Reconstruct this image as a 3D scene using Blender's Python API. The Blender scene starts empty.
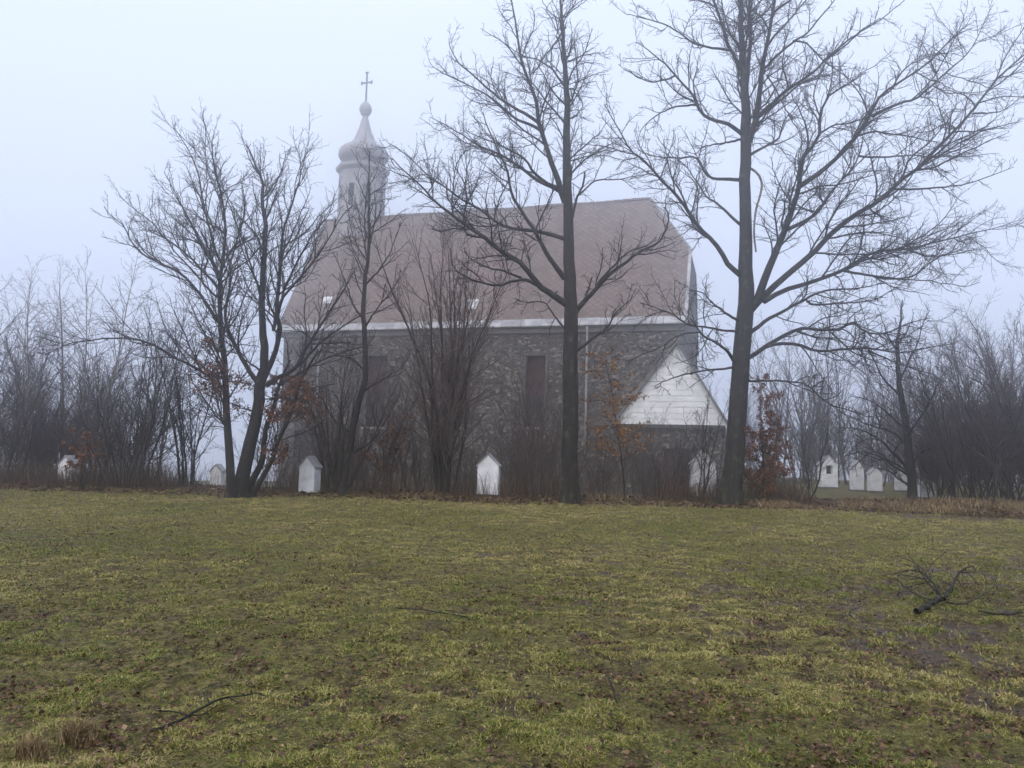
import bpy, math, random
import numpy as np
from mathutils import Vector

S = bpy.context.scene
COL = S.collection
R_ = math.radians

# ------------------------------------------------------------------ camera, sky, sun, exposure
F = 770.0
PITCH, ROLL = R_(4.95), R_(1.5)
EYE = np.array([0.0, 0.0, 1.6])
fwd = np.array([0, math.cos(PITCH), math.sin(PITCH)])
up0 = np.array([0, -math.sin(PITCH), math.cos(PITCH)])
rt0 = np.array([1.0, 0, 0])
rgt = rt0 * math.cos(ROLL) + up0 * math.sin(ROLL)
upv = -rt0 * math.sin(ROLL) + up0 * math.cos(ROLL)

cam_data = bpy.data.cameras.new('camera')
cam = bpy.data.objects.new('camera', cam_data)
COL.objects.link(cam)
cam_data.sensor_width = 36.0
cam_data.lens = 36.0 * F / 1024.0
cam_data.clip_start = 0.05
cam_data.clip_end = 3000
from mathutils import Matrix
cam.matrix_world = Matrix(((rgt[0], upv[0], -fwd[0], EYE[0]), (rgt[1], upv[1], -fwd[1], EYE[1]),
                           (rgt[2], upv[2], -fwd[2], EYE[2]), (0, 0, 0, 1)))
S.camera = cam

SUN_EL, SUN_AZ = 42.0, 205.0          # degrees; azimuth clockwise from +Y: behind the camera
SKY_STRENGTH = 0.10
HAZE_DENSITY = 0.0086
EXPOSURE = 0.50

world = bpy.data.worlds.new('World')
S.world = world
world.use_nodes = True
wn, wl = world.node_tree.nodes, world.node_tree.links
wn.clear()
w_out = wn.new('ShaderNodeOutputWorld')
w_bg = wn.new('ShaderNodeBackground')
w_bg.inputs['Strength'].default_value = SKY_STRENGTH
sky = wn.new('ShaderNodeTexSky')
sky.sky_type = 'NISHITA'
sky.sun_disc = False
sky.sun_elevation = R_(SUN_EL)
sky.sun_rotation = R_(SUN_AZ)
sky.dust_density = 6.0
w_tc = wn.new('ShaderNodeTexCoord')
w_sep = wn.new('ShaderNodeSeparateXYZ')
w_rmp = wn.new('ShaderNodeValToRGB')
w_rmp.color_ramp.elements[0].position = 0.0
w_rmp.color_ramp.elements[0].color = (0.51, 0.57, 0.715, 1)
w_rmp.color_ramp.elements[1].position = 1.0
w_rmp.color_ramp.elements[1].color = (0.73, 0.81, 1.01, 1)
w_scl = wn.new('ShaderNodeVectorMath'); w_scl.operation = 'SCALE'
w_scl.inputs['Scale'].default_value = 11.5
w_mix = wn.new('ShaderNodeMix'); w_mix.data_type = 'RGBA'
w_mix.inputs['Factor'].default_value = 0.86        # a closed cloud cover over the clear sky
wl.new(w_tc.outputs['Generated'], w_sep.inputs[0])
wl.new(w_sep.outputs['Z'], w_rmp.inputs['Fac'])
wl.new(w_rmp.outputs['Color'], w_scl.inputs[0])
wl.new(sky.outputs[0], w_mix.inputs['A'])
wl.new(w_scl.outputs[0], w_mix.inputs['B'])
wl.new(w_mix.outputs['Result'], w_bg.inputs['Color'])
wl.new(w_bg.outputs[0], w_out.inputs['Surface'])

sun_data = bpy.data.lights.new('sun', 'SUN')
sun_data.energy = 1.5
sun_data.angle = R_(70)
sun_data.color = (1.0, 0.96, 0.90)
sun = bpy.data.objects.new('sun', sun_data)
COL.objects.link(sun)
_el, _az = R_(SUN_EL), R_(SUN_AZ)
sun.rotation_euler = Vector((math.sin(_az) * math.cos(_el), math.cos(_az) * math.cos(_el), math.sin(_el))).to_track_quat('Z', 'Y').to_euler()
sun.location = (0, 0, 60)

S.render.engine = 'CYCLES'
S.view_settings.view_transform = 'Standard'
S.view_settings.look = 'None'
S.view_settings.exposure = EXPOSURE
S.view_settings.gamma = 1.0
S.cycles.use_denoising = True
try:
    S.cycles.denoiser = 'OPENIMAGEDENOISE'
    S.cycles.denoising_prefilter = 'ACCURATE'
except Exception:
    pass
S.cycles.max_bounces = 6
S.cycles.diffuse_bounces = 2
S.cycles.glossy_bounces = 2
S.cycles.volume_bounces = 3
S.cycles.transparent_max_bounces = 8
S.cycles.use_adaptive_sampling = True
S.cycles.adaptive_threshold = 0.02


# ------------------------------------------------------------------ pixels and places
def ray(px, py):
    return fwd + (px - 512.0) / F * rgt + (384.0 - py) / F * upv


def at(px, py, Y):
    d = ray(px, py)
    return EYE + d * (Y / d[1])


# ------------------------------------------------------------------ noise
def _hash(ix, iy, s):
    n = (ix * 374761393 + iy * 668265263 + s * 2147483647) & 0xFFFFFFFF
    n = ((n ^ (n >> 13)) * 1274126177) & 0xFFFFFFFF
    return ((n ^ (n >> 16)) & 0xFFFF) / 65535.0


def vnoise(x, y, s=0):
    x = np.asarray(x, float); y = np.asarray(y, float)
    ix = np.floor(x).astype(np.int64); iy = np.floor(y).astype(np.int64)
    fx, fy = x - ix, y - iy
    fx = fx * fx * (3 - 2 * fx); fy = fy * fy * (3 - 2 * fy)
    a, b = _hash(ix, iy, s), _hash(ix + 1, iy, s)
    c, d = _hash(ix, iy + 1, s), _hash(ix + 1, iy + 1, s)
    return (a + (b - a) * fx) * (1 - fy) + (c + (d - c) * fx) * fy


def fbm(x, y, s=0, octv=4):
    t, amp, tot = 0, 1.0, 0
    for k in range(octv):
        t = t + amp * vnoise(x * 2 ** k + 17.3 * k, y * 2 ** k - 9.1 * k, s + k)
        tot += amp; amp *= 0.5
    return t / tot


def sstep(a, b, x):
    t = np.clip((np.asarray(x, float) - a) / (b - a), 0, 1)
    return t * t * (3 - 2 * t)


def ground_base(x, y):
    x = np.asarray(x, float); y = np.asarray(y, float)
    keep = sstep(8, 14, x)                                 # the knoll stays level to the right
    drop = -0.052 * np.clip(y - 25.0, 0, 27) * (1 - keep)
    far = -0.17 * np.clip(np.hypot(x * 0.9, y - 10) - 58, 0, 90)
    bank = 0.20 * np.exp(-((y - 27.2) / 1.6) ** 2) * sstep(3, 10, x) + 0.14 * np.exp(-((y - 26.0) / 1.1) ** 2) * (1 - sstep(3, 10, x))
    return drop * sstep(25, 30, y) + far + bank


def relief(x, y):
    return fbm(np.asarray(x, float) * 4.5, np.asarray(y, float) * 4.5, 8, 3)


def ground_h(x, y):
    n = 0.10 * (fbm(x * 0.22, y * 0.22, 3, 3) - 0.5) + 0.050 * (fbm(x * 1.3, y * 1.3, 5, 3) - 0.5) + 0.085 * (relief(x, y) - 0.5) + 0.030 * (fbm(x * 13.0, y * 13.0, 12, 2) - 0.5)
    return ground_base(x, y) + n


def on_ground(px, py):
    d = ray(px, py)
    t = np.arange(3.0, 90.0, 0.01)
    q = EYE[None] + d[None] * t[:, None]
    hit = np.nonzero(q[:, 2] < ground_h(q[:, 0], q[:, 1]))[0]
    return q[hit[0]] if len(hit) else q[-1]


# ------------------------------------------------------------------ materials
def new_mat(name):
    m = bpy.data.materials.new(name)
    m.use_nodes = True
    n, l = m.node_tree.nodes, m.node_tree.links
    b = n['Principled BSDF']
    b.inputs['Specular IOR Level'].default_value = 0.25
    return m, n, l, b


def ramp(n, l, src, stops):
    r = n.new('ShaderNodeValToRGB')
    e = r.color_ramp.elements
    e[0].position, e[0].color = stops[0][0], (*stops[0][1], 1)
    e[1].position, e[1].color = stops[-1][0], (*stops[-1][1], 1)
    for p, c in stops[1:-1]:
        k = e.new(p); k.color = (*c, 1)
    if src is not None:
        l.new(src, r.inputs['Fac'])
    return r


def mixc(n, l, fac, a, b):
    m = n.new('ShaderNodeMix'); m.data_type = 'RGBA'
    for sock, v in (('Factor', fac), ('A', a), ('B', b)):
        if hasattr(v, 'is_linked'):
            l.new(v, m.inputs[sock])
        else:
            m.inputs[sock].default_value = v if sock == 'Factor' else (*v, 1)
    return m.outputs['Result']


def noise(n, l, scale, detail=4, vec=None, rough=0.55):
    t = n.new('ShaderNodeTexNoise')
    t.inputs['Scale'].default_value = scale
    t.inputs['Detail'].default_value = detail
    t.inputs['Roughness'].default_value = rough
    if vec is not None:
        l.new(vec, t.inputs['Vector'])
    return t.outputs['Fac']


def coords(n, l, scale=(1, 1, 1), rot=(0, 0, 0), kind='Object'):
    c = n.new('ShaderNodeTexCoord'); m = n.new('ShaderNodeMapping')
    m.inputs['Scale'].default_value = scale
    m.inputs['Rotation'].default_value = rot
    l.new(c.outputs[kind], m.inputs['Vector'])
    return m.outputs[0]


def bump(n, l, b, h, strength, dist):
    k = n.new('ShaderNodeBump')
    k.inputs['Strength'].default_value = strength
    k.inputs['Distance'].default_value = dist
    l.new(h, k.inputs['Height'])
    l.new(k.outputs[0], b.inputs['Normal'])


def bark_mat(name, dark, light, lichen, lichen_amt, scale=1.0):
    m, n, l, b = new_mat(name)
    v = coords(n, l, (9 * scale, 9 * scale, 2.2 * scale))
    ridg = noise(n, l, 2.2, 5, v, 0.65)
    c1 = ramp(n, l, ridg, [(0.32, dark), (0.68, light)]).outputs[0]
    sp = noise(n, l, 6.0, 4, coords(n, l, (1, 1, 0.7)))
    lo = 0.66 - 0.14 * lichen_amt
    k = ramp(n, l, sp, [(lo, (0, 0, 0)), (lo + 0.08, (1, 1, 1))]).outputs[0]
    l.new(mixc(n, l, k, c1, lichen), b.inputs['Base Color'])
    b.inputs['Roughness'].default_value = 0.85
    bump(n, l, b, ridg, 0.9, 0.03)
    return m


def plain_mat(name, c1, c2, scale=3.0, rough=0.85, bmp=0.0, detail=5):
    m, n, l, b = new_mat(name)
    f = noise(n, l, scale, detail, coords(n, l))
    l.new(ramp(n, l, f, [(0.3, c1), (0.7, c2)]).outputs[0], b.inputs['Base Color'])
    b.inputs['Roughness'].default_value = rough
    if bmp:
        bump(n, l, b, f, bmp, 0.02)
    return m


def attr_mat(name, stops, rough=0.8, attr='tint', translucent=False):
    m, n, l, b = new_mat(name)
    a = n.new('ShaderNodeAttribute'); a.attribute_name = attr
    l.new(ramp(n, l, a.outputs['Fac'], stops).outputs[0], b.inputs['Base Color'])
    b.inputs['Roughness'].default_value = rough
    return m


M = {}
M['oak_bark'] = bark_mat('oak bark', (0.006, 0.0055, 0.005), (0.032, 0.027, 0.023), (0.055, 0.062, 0.040), 0.6)
M['oak_twig'] = plain_mat('oak twig', (0.008, 0.007, 0.007), (0.022, 0.018, 0.016), 5)
M['dark_bark'] = bark_mat('dark bark', (0.007, 0.006, 0.006), (0.030, 0.025, 0.023), (0.07, 0.075, 0.05), 0.35)
M['dark_twig'] = plain_mat('dark twig', (0.015, 0.012, 0.012), (0.040, 0.032, 0.030), 5)
M['grey_bark'] = bark_mat('grey bark', (0.04, 0.035, 0.034), (0.12, 0.105, 0.10), (0.10, 0.10, 0.08), 0.3)
M['brown_twig'] = plain_mat('brown twig', (0.045, 0.034, 0.034), (0.095, 0.074, 0.072), 5)
M['brush_twig'] = plain_mat('brown brush twig', (0.065, 0.047, 0.043), (0.135, 0.102, 0.094), 5)
M['birch_twig'] = plain_mat('pale birch twig', (0.085, 0.072, 0.075), (0.16, 0.135, 0.14), 5)
M['birch_bark'] = plain_mat('pale birch bark', (0.10, 0.09, 0.085), (0.40, 0.38, 0.36), 6)
M['pale_wood'] = plain_mat('bare pale wood', (0.08, 0.065, 0.052), (0.22, 0.19, 0.16), 6)
M['rust_leaf'] = attr_mat('rust leaf', [(0.0, (0.035, 0.014, 0.010)), (0.5, (0.135, 0.055, 0.026)), (1.0, (0.25, 0.105, 0.045))], 0.7)
M['ochre_leaf'] = attr_mat('ochre leaf', [(0.0, (0.10, 0.045, 0.015)), (0.5, (0.24, 0.11, 0.03)), (1.0, (0.38, 0.19, 0.05))], 0.7)
M['litter'] = attr_mat('leaf litter', [(0.0, (0.026, 0.012, 0.009)), (0.45, (0.088, 0.044, 0.022)), (0.8, (0.145, 0.082, 0.038)), (1.0, (0.26, 0.185, 0.105))], 0.55)
M['grass'] = attr_mat('grass blade', [(0.0, (0.034, 0.044, 0.007)), (0.35, (0.098, 0.134, 0.014)), (0.70, (0.215, 0.205, 0.036)), (1.0, (0.42, 0.325, 0.14))], 0.6)
M['dry_grass'] = attr_mat('dry grass', [(0.0, (0.09, 0.048, 0.022)), (0.5, (0.20, 0.135, 0.065)), (1.0, (0.36, 0.27, 0.145))], 0.7)
M['weed'] = attr_mat('brown weed', [(0.0, (0.022, 0.016, 0.014)), (0.6, (0.07, 0.042, 0.032)), (1.0, (0.15, 0.095, 0.06))], 0.8)


def stone_mat():
    m, n, l, b = new_mat('rubble stone')
    wob = n.new('ShaderNodeTexNoise'); wob.inputs['Scale'].default_value = 1.6; wob.inputs['Detail'].default_value = 3
    v0 = coords(n, l, (1.0, 1.0, 1.55))
    l.new(v0, wob.inputs['Vector'])
    add = n.new('ShaderNodeVectorMath'); add.operation = 'MULTIPLY_ADD'
    l.new(wob.outputs['Color'], add.inputs[0]); add.inputs[1].default_value = (0.4, 0.4, 0.4); l.new(v0, add.inputs[2])
    vo = n.new('ShaderNodeTexVoronoi'); vo.inputs['Scale'].default_value = 4.6
    l.new(add.outputs[0], vo.inputs['Vector'])
    ve = n.new('ShaderNodeTexVoronoi'); ve.feature = 'DISTANCE_TO_EDGE'; ve.inputs['Scale'].default_value = 4.6
    l.new(add.outputs[0], ve.inputs['Vector'])
    sep = n.new('ShaderNodeSeparateColor'); l.new(vo.outputs['Color'], sep.inputs[0])
    st = ramp(n, l, sep.outputs[0], [(0.0, (0.012, 0.010, 0.009)), (0.40, (0.038, 0.036, 0.033)), (0.75, (0.100, 0.086, 0.078)), (1.0, (0.29, 0.255, 0.225))]).outputs[0]
    mort = noise(n, l, 9, 4, v0)
    mc = ramp(n, l, mort, [(0.3, (0.018, 0.016, 0.015)), (0.7, (0.16, 0.145, 0.13))]).outputs[0]
    ed = ramp(n, l, ve.outputs['Distance'], [(0.0, (1, 1, 1)), (0.09, (0, 0, 0))]).outputs[0]
    base = mixc(n, l, ed, st, mc)
    pl = noise(n, l, 0.42, 5, coords(n, l), 0.6)          # remnants of lime render
    pk = ramp(n, l, pl, [(0.60, (0, 0, 0)), (0.66, (0.40, 0.40, 0.40))]).outputs[0]
    base = mixc(n, l, pk, base, (0.15, 0.14, 0.132))
    gr = noise(n, l, 30, 3, v0)
    base2 = mixc(n, l, 0.15, base, ramp(n, l, gr, [(0.3, (0.02, 0.02, 0.02)), (0.7, (0.14, 0.135, 0.13))]).outputs[0])
    l.new(base2, b.inputs['Base Color'])
    b.inputs['Roughness'].default_value = 0.9
    bump(n, l, b, ve.outputs['Distance'], 0.7, 0.08)
    return m


def slate_mat():
    m, n, l, b = new_mat('diamond slate')
    v = coords(n, l, (1, 1, 1), (0, 0, 0), 'UV')
    mp = n.new('ShaderNodeMapping'); mp.inputs['Rotation'].default_value = (0, 0, R_(45))
    l.new(v, mp.inputs['Vector'])
    br = n.new('ShaderNodeTexBrick')
    br.offset = 0.0
    br.inputs['Scale'].default_value = 1.0
    br.inputs['Brick Width'].default_value = 0.38
    br.inputs['Row Height'].default_value = 0.38
    br.inputs['Mortar Size'].default_value = 0.045
    br.inputs['Color1'].default_value = (0.092, 0.069, 0.060, 1)
    br.inputs['Color2'].default_value = (0.225, 0.172, 0.150, 1)
    br.inputs['Mortar'].default_value = (0.070, 0.048, 0.042, 1)
    l.new(mp.outputs[0], br.inputs['Vector'])
    big = noise(n, l, 0.9, 6, v, 0.7)
    st = ramp(n, l, big, [(0.35, (0.112, 0.084, 0.071)), (0.65, (0.190, 0.146, 0.126))]).outputs[0]
    c = mixc(n, l, 0.30, br.outputs['Color'], st)
    wet = noise(n, l, 1.2, 4, coords(n, l, (1, 0.15, 1), (0, 0, 0), 'UV'))
    wk = ramp(n, l, wet, [(0.55, (0, 0, 0)), (0.75, (0.22, 0.22, 0.22))]).outputs[0]
    c = mixc(n, l, wk, c, (0.22, 0.185, 0.175))
    l.new(c, b.inputs['Base Color'])
    b.inputs['Roughness'].default_value = 0.55
    bump(n, l, b, br.outputs['Fac'], -0.4, 0.02)
    return m


M['stone'] = stone_mat()
M['slate'] = slate_mat()
M['zinc'] = plain_mat('pale sheet metal', (0.20, 0.20, 0.21), (0.46, 0.46, 0.47), 1.6, 0.5)
M['cornice'] = plain_mat('grey cornice plaster', (0.10, 0.098, 0.10), (0.17, 0.165, 0.165), 1.3, 0.9)
M['brick_infill'] = plain_mat('maroon boarding', (0.030, 0.017, 0.018), (0.065, 0.037, 0.037), 1.5, 0.8)
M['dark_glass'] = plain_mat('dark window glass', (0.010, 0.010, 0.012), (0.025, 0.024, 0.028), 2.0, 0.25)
M['sandstone'] = plain_mat('worn sandstone', (0.05, 0.047, 0.045), (0.12, 0.112, 0.105), 3.0, 0.9, 0.3)
M['sill'] = plain_mat('pale sill stone', (0.16, 0.155, 0.15), (0.36, 0.35, 0.33), 3.0, 0.9)
M['white_board'] = plain_mat('white painted boards', (0.60, 0.60, 0.61), (0.82, 0.82, 0.82), 1.4, 0.75)
M['whitewash'] = plain_mat('whitewashed plaster', (0.52, 0.52, 0.53), (0.84, 0.84, 0.84), 2.6, 0.85, 0.25)
M['shrine_roof'] = plain_mat('weathered shrine roof', (0.17, 0.17, 0.175), (0.42, 0.42, 0.43), 5.0, 0.85, 0.3)
M['plinth'] = plain_mat('mossy plinth', (0.05, 0.055, 0.04), (0.15, 0.15, 0.13), 4.0, 0.9, 0.3)
M['ridge'] = plain_mat('ridge caps', (0.07, 0.055, 0.05), (0.15, 0.12, 0.11), 3.0, 0.7)
M['copper'] = plain_mat('dull tower sheet', (0.21, 0.20, 0.205), (0.33, 0.315, 0.32), 1.0, 0.5)
M['iron'] = plain_mat('dark iron', (0.03, 0.03, 0.032), (0.06, 0.06, 0.06), 5.0, 0.6)
M['pipe'] = plain_mat('galvanised pipe', (0.16, 0.16, 0.165), (0.27, 0.27, 0.28), 1.0, 0.5)


def ground_mat():
    m, n, l, b = new_mat('lawn ground')
    v = coords(n, l, (1, 1, 1))
    a = n.new('ShaderNodeAttribute'); a.attribute_name = 'mud'
    li = n.new('ShaderNodeAttribute'); li.attribute_name = 'litter'
    hv = noise(n, l, 0.45, 5, v, 0.65)
    md = noise(n, l, 3.5, 5, v, 0.7)
    fine = noise(n, l, 38, 5, v, 0.75)
    mid2 = noise(n, l, 13, 6, v, 0.8)
    green = ramp(n, l, fine, [(0.36, (0.008, 0.009, 0.003)), (0.50, (0.095, 0.100, 0.017)), (0.66, (0.28, 0.255, 0.070))]).outputs[0]
    olive = ramp(n, l, mid2, [(0.38, (0.011, 0.008, 0.004)), (0.50, (0.130, 0.108, 0.028)), (0.64, (0.34, 0.27, 0.11))]).outputs[0]
    k = ramp(n, l, hv, [(0.38, (0, 0, 0)), (0.62, (1, 1, 1))]).outputs[0]
    lawn = mixc(n, l, k, green, olive)
    sp = ramp(n, l, md, [(0.52, (0, 0, 0)), (0.60, (1, 1, 1))]).outputs[0]
    spots = n.new('ShaderNodeMath'); spots.operation = 'MULTIPLY'; spots.inputs[1].default_value = 0.65
    l.new(sp, spots.inputs[0])
    brown = ramp(n, l, mid2, [(0.38, (0.008, 0.005, 0.004)), (0.52, (0.060, 0.037, 0.025)), (0.70, (0.20, 0.135, 0.095))]).outputs[0]
    lawn = mixc(n, l, spots.outputs[0], lawn, brown)
    lit = mixc(n, l, li.outputs['Fac'], lawn, brown)
    mudc = ramp(n, l, mid2, [(0.36, (0.012, 0.008, 0.005)), (0.52, (0.085, 0.054, 0.030)), (0.66, (0.21, 0.145, 0.090))]).outputs[0]
    l.new(mixc(n, l, a.outputs['Fac'], lit, mudc), b.inputs['Base Color'])
    rr = n.new('ShaderNodeMapRange'); rr.inputs['To Min'].default_value = 0.9; rr.inputs['To Max'].default_value = 0.38
    l.new(a.outputs['Fac'], rr.inputs['Value']); l.new(rr.outputs[0], b.inputs['Roughness'])
    hsum = n.new('ShaderNodeMath'); hsum.operation = 'ADD'; l.new(fine, hsum.inputs[0]); l.new(mid2, hsum.inputs[1])
    bump(n, l, b, hsum.outputs[0], 0.9, 0.05)
    return m


M['ground'] = ground_mat()


# ------------------------------------------------------------------ linking, naming
def tag(o, label=None, cat=None, group=None, kind=None):
    for k, v in (('label', label), ('category', cat), ('group', group), ('kind', kind)):
        if v:
            o[k] = v
    return o


def empty(name, loc=(0, 0, 0), rz=0.0):
    o = bpy.data.objects.new(name, None)
    COL.objects.link(o)
    o.location = Vector([float(c) for c in loc]); o.rotation_euler = (0, 0, rz)
    o.empty_display_size = 0.3
    return o


def link(name, me, parent=None):
    o = bpy.data.objects.new(name, me)
    COL.objects.link(o)
    if parent is not None:
        o.parent = parent
    return o


def copy_tree(o, parent=None):
    c = o.copy(); COL.objects.link(c)
    c.parent = parent
    for ch in o.children:
        copy_tree(ch, c)
    return c


class MB:
    """collects vertices, faces and slots, and links them as one mesh"""
    def __init__(self):
        self.v, self.f, self.uv = [], [], []

    def add(self, vs, fs, uvs=None):
        o = len(self.v)
        self.v += [tuple(float(c) for c in p) for p in vs]
        self.f += [tuple(i + o for i in f) for f in fs]
        if uvs is not None:
            self.uv += uvs

    def box(self, a, b):
        x0, y0, z0 = a; x1, y1, z1 = b
        self.add([(x0, y0, z0), (x1, y0, z0), (x1, y1, z0), (x0, y1, z0), (x0, y0, z1), (x1, y0, z1), (x1, y1, z1), (x0, y1, z1)],
                 [(0, 3, 2, 1), (4, 5, 6, 7), (0, 1, 5, 4), (1, 2, 6, 5), (2, 3, 7, 6), (3, 0, 4, 7)])

    def prism(self, prof, y0, y1):
        """profile in x,z pushed along y"""
        n = len(prof)
        vs = [(x, y0, z) for x, z in prof] + [(x, y1, z) for x, z in prof]
        fs = [tuple(range(n)), tuple(range(2 * n - 1, n - 1, -1))]
        for i in range(n):
            j = (i + 1) % n
            fs.append((i, i + n, j + n, j))
        self.add(vs, fs)

    def lathe(self, prof, n=8, rot=0.0, c=(0, 0)):
        vs, fs = [], []
        for r, z in prof:
            for k in range(n):
                a = rot + 2 * math.pi * k / n
                vs.append((c[0] + r * math.cos(a), c[1] + r * math.sin(a), z))
        for i in range(len(prof) - 1):
            for k in range(n):
                j = (k + 1) % n
                fs.append((i * n + k, i * n + j, (i + 1) * n + j, (i + 1) * n + k))
        fs.append(tuple(range(n - 1, -1, -1)))
        fs.append(tuple((len(prof) - 1) * n + k for k in range(n)))
        self.add(vs, fs)

    def wall(self, u0, u1, z0, z1, v0, depth, holes):
        """a wall panel in the u,z plane facing -v, pierced by holes (ua,ub,za,zb), reveals going back by depth"""
        us = sorted({u0, u1, *[h[0] for h in holes], *[h[1] for h in holes]})
        zs = sorted({z0, z1, *[h[2] for h in holes], *[h[3] for h in holes]})
        for i in range(len(us) - 1):
            for j in range(len(zs) - 1):
                cu, cz = (us[i] + us[i + 1]) / 2, (zs[j] + zs[j + 1]) / 2
                if any(h[0] < cu < h[1] and h[2] < cz < h[3] for h in holes):
                    continue
                self.add([(us[i], v0, zs[j]), (us[i + 1], v0, zs[j]), (us[i + 1], v0, zs[j + 1]), (us[i], v0, zs[j + 1])], [(0, 1, 2, 3)])
        for a, b_, c, d in holes:
            w = v0 + depth
            self.add([(a, v0, c), (a, v0, d), (a, w, d), (a, w, c)], [(0, 1, 2, 3)])
            self.add([(b_, v0, c), (b_, w, c), (b_, w, d), (b_, v0, d)], [(0, 1, 2, 3)])
            self.add([(a, v0, d), (b_, v0, d), (b_, w, d), (a, w, d)], [(0, 1, 2, 3)])
            self.add([(a, v0, c), (a, w, c), (b_, w, c), (b_, v0, c)], [(0, 1, 2, 3)])

    def build(self, name, mat, parent=None, smooth=False, bevel=0.0):
        me = bpy.data.meshes.new(name)
        me.from_pydata(self.v, [], self.f)
        if self.uv and len(self.uv) == sum(len(f) for f in self.f):
            lay = me.uv_layers.new(name='UVMap')
            for i, c in enumerate(self.uv):
                lay.data[i].uv = c
        me.materials.append(mat)
        if smooth:
            me.polygons.foreach_set('use_smooth', [True] * len(me.polygons))
        me.update()
        o = link(name, me, parent)
        if bevel:
            md = o.modifiers.new('bevel', 'BEVEL'); md.width = bevel; md.segments = 2; md.limit_method = 'ANGLE'
        return o


def fast_mesh(name, V, FQ, mat, attr=None, smooth=False):
    """numpy vertices and same-sized faces"""
    me = bpy.data.meshes.new(name)
    V = np.ascontiguousarray(V, np.float32); FQ = np.ascontiguousarray(FQ, np.int32)
    k = FQ.shape[1]
    me.vertices.add(len(V)); me.vertices.foreach_set('co', V.ravel())
    me.loops.add(FQ.size); me.loops.foreach_set('vertex_index', FQ.ravel())
    me.polygons.add(len(FQ))
    me.polygons.foreach_set('loop_start', np.arange(0, FQ.size, k, dtype=np.int32))
    me.polygons.foreach_set('loop_total', np.full(len(FQ), k, np.int32))
    if smooth:
        me.polygons.foreach_set('use_smooth', np.ones(len(FQ), bool))
    for an, av in (attr or {}).items():
        t = me.attributes.new(an, 'FLOAT', 'POINT')
        t.data.foreach_set('value', np.ascontiguousarray(av, np.float32))
    me.materials.append(mat)
    me.update(calc_edges=True)
    return me


# ------------------------------------------------------------------ branching
def norm(a):
    return a / np.maximum(np.linalg.norm(a, axis=-1, keepdims=True), 1e-9)


def smooth_line(pts, rad, N):
    """Catmull-Rom through the points, resampled evenly to N"""
    pts = np.asarray(pts, float); rad = np.asarray(rad, float)
    Q = np.column_stack([pts, rad])
    E = np.vstack([2 * Q[0] - Q[1], Q, 2 * Q[-1] - Q[-2]])
    out = []
    for i in range(1, len(E) - 2):
        for t in np.linspace(0, 1, 8, endpoint=False):
            p0, p1, p2, p3 = E[i - 1], E[i], E[i + 1], E[i + 2]
            out.append(0.5 * (2 * p1 + (p2 - p0) * t + (2 * p0 - 5 * p1 + 4 * p2 - p3) * t * t + (3 * p1 - p0 - 3 * p2 + p3) * t ** 3))
    out.append(Q[-1]); out = np.array(out)
    s = np.r_[0, np.cumsum(np.linalg.norm(np.diff(out[:, :3], axis=0), axis=1))]
    ts = np.linspace(0, s[-1], N)
    res = np.column_stack([np.interp(ts, s, out[:, c]) for c in range(4)])
    return res[:, :3], np.maximum(res[:, 3], 0.003)


def spawn(rng, P, R, spacing, t0, ang, lr, lmin, lmax, N, crook, up, rfac, rmin, slim=0.013, tpow=1.0):
    Mx, N0, _ = P.shape
    seg = np.linalg.norm(np.diff(P, axis=1), axis=2)
    L = seg.sum(1)
    n = np.floor((1 - t0) * L / spacing + rng.random(Mx)).astype(int)
    idx = np.repeat(np.arange(Mx), n)
    if len(idx) == 0:
        return np.zeros((0, N, 3)), np.zeros((0, N))
    first = np.r_[0, np.cumsum(n)[:-1]]
    order = np.arange(len(idx)) - np.repeat(first, n)
    t = t0 + (1 - t0) * ((order + rng.random(len(idx))) / np.maximum(n[idx], 1)) ** tpow
    t = np.clip(t, 0, 0.995)
    f = t * (N0 - 1); i0 = np.minimum(f.astype(int), N0 - 2); w = (f - i0)[:, None]
    A, B = P[idx, i0], P[idx, i0 + 1]
    pos = A * (1 - w) + B * w
    T = norm(B - A)
    r_at = R[idx, i0] * (1 - w[:, 0]) + R[idx, i0 + 1] * w[:, 0]
    q = rng.normal(size=(len(idx), 3))
    q = norm(q - (q * T).sum(1, keepdims=True) * T)
    a = np.radians(rng.normal(ang[0], ang[1], len(idx)))[:, None]
    D = np.cos(a) * T + np.sin(a) * q
    ln = np.clip(L[idx] * lr * (1.15 - 0.75 * t) * rng.uniform(0.45, 1.35, len(idx)), lmin, lmax)
    st = (ln / (N - 1))[:, None]
    pts = [pos]
    for k in range(N - 1):
        D = norm(D + crook * rng.normal(size=D.shape) + np.array([0, 0, up]))
        pts.append(pts[-1] + D * st)
    C = np.stack(pts, 1)
    r0 = np.minimum(rfac * r_at, ln * slim + rmin)
    r0 = np.maximum(r0, rmin)
    prof = np.linspace(1, 0, N)[None, :] ** 0.8
    return C, rmin + (r0[:, None] - rmin) * prof


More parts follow.
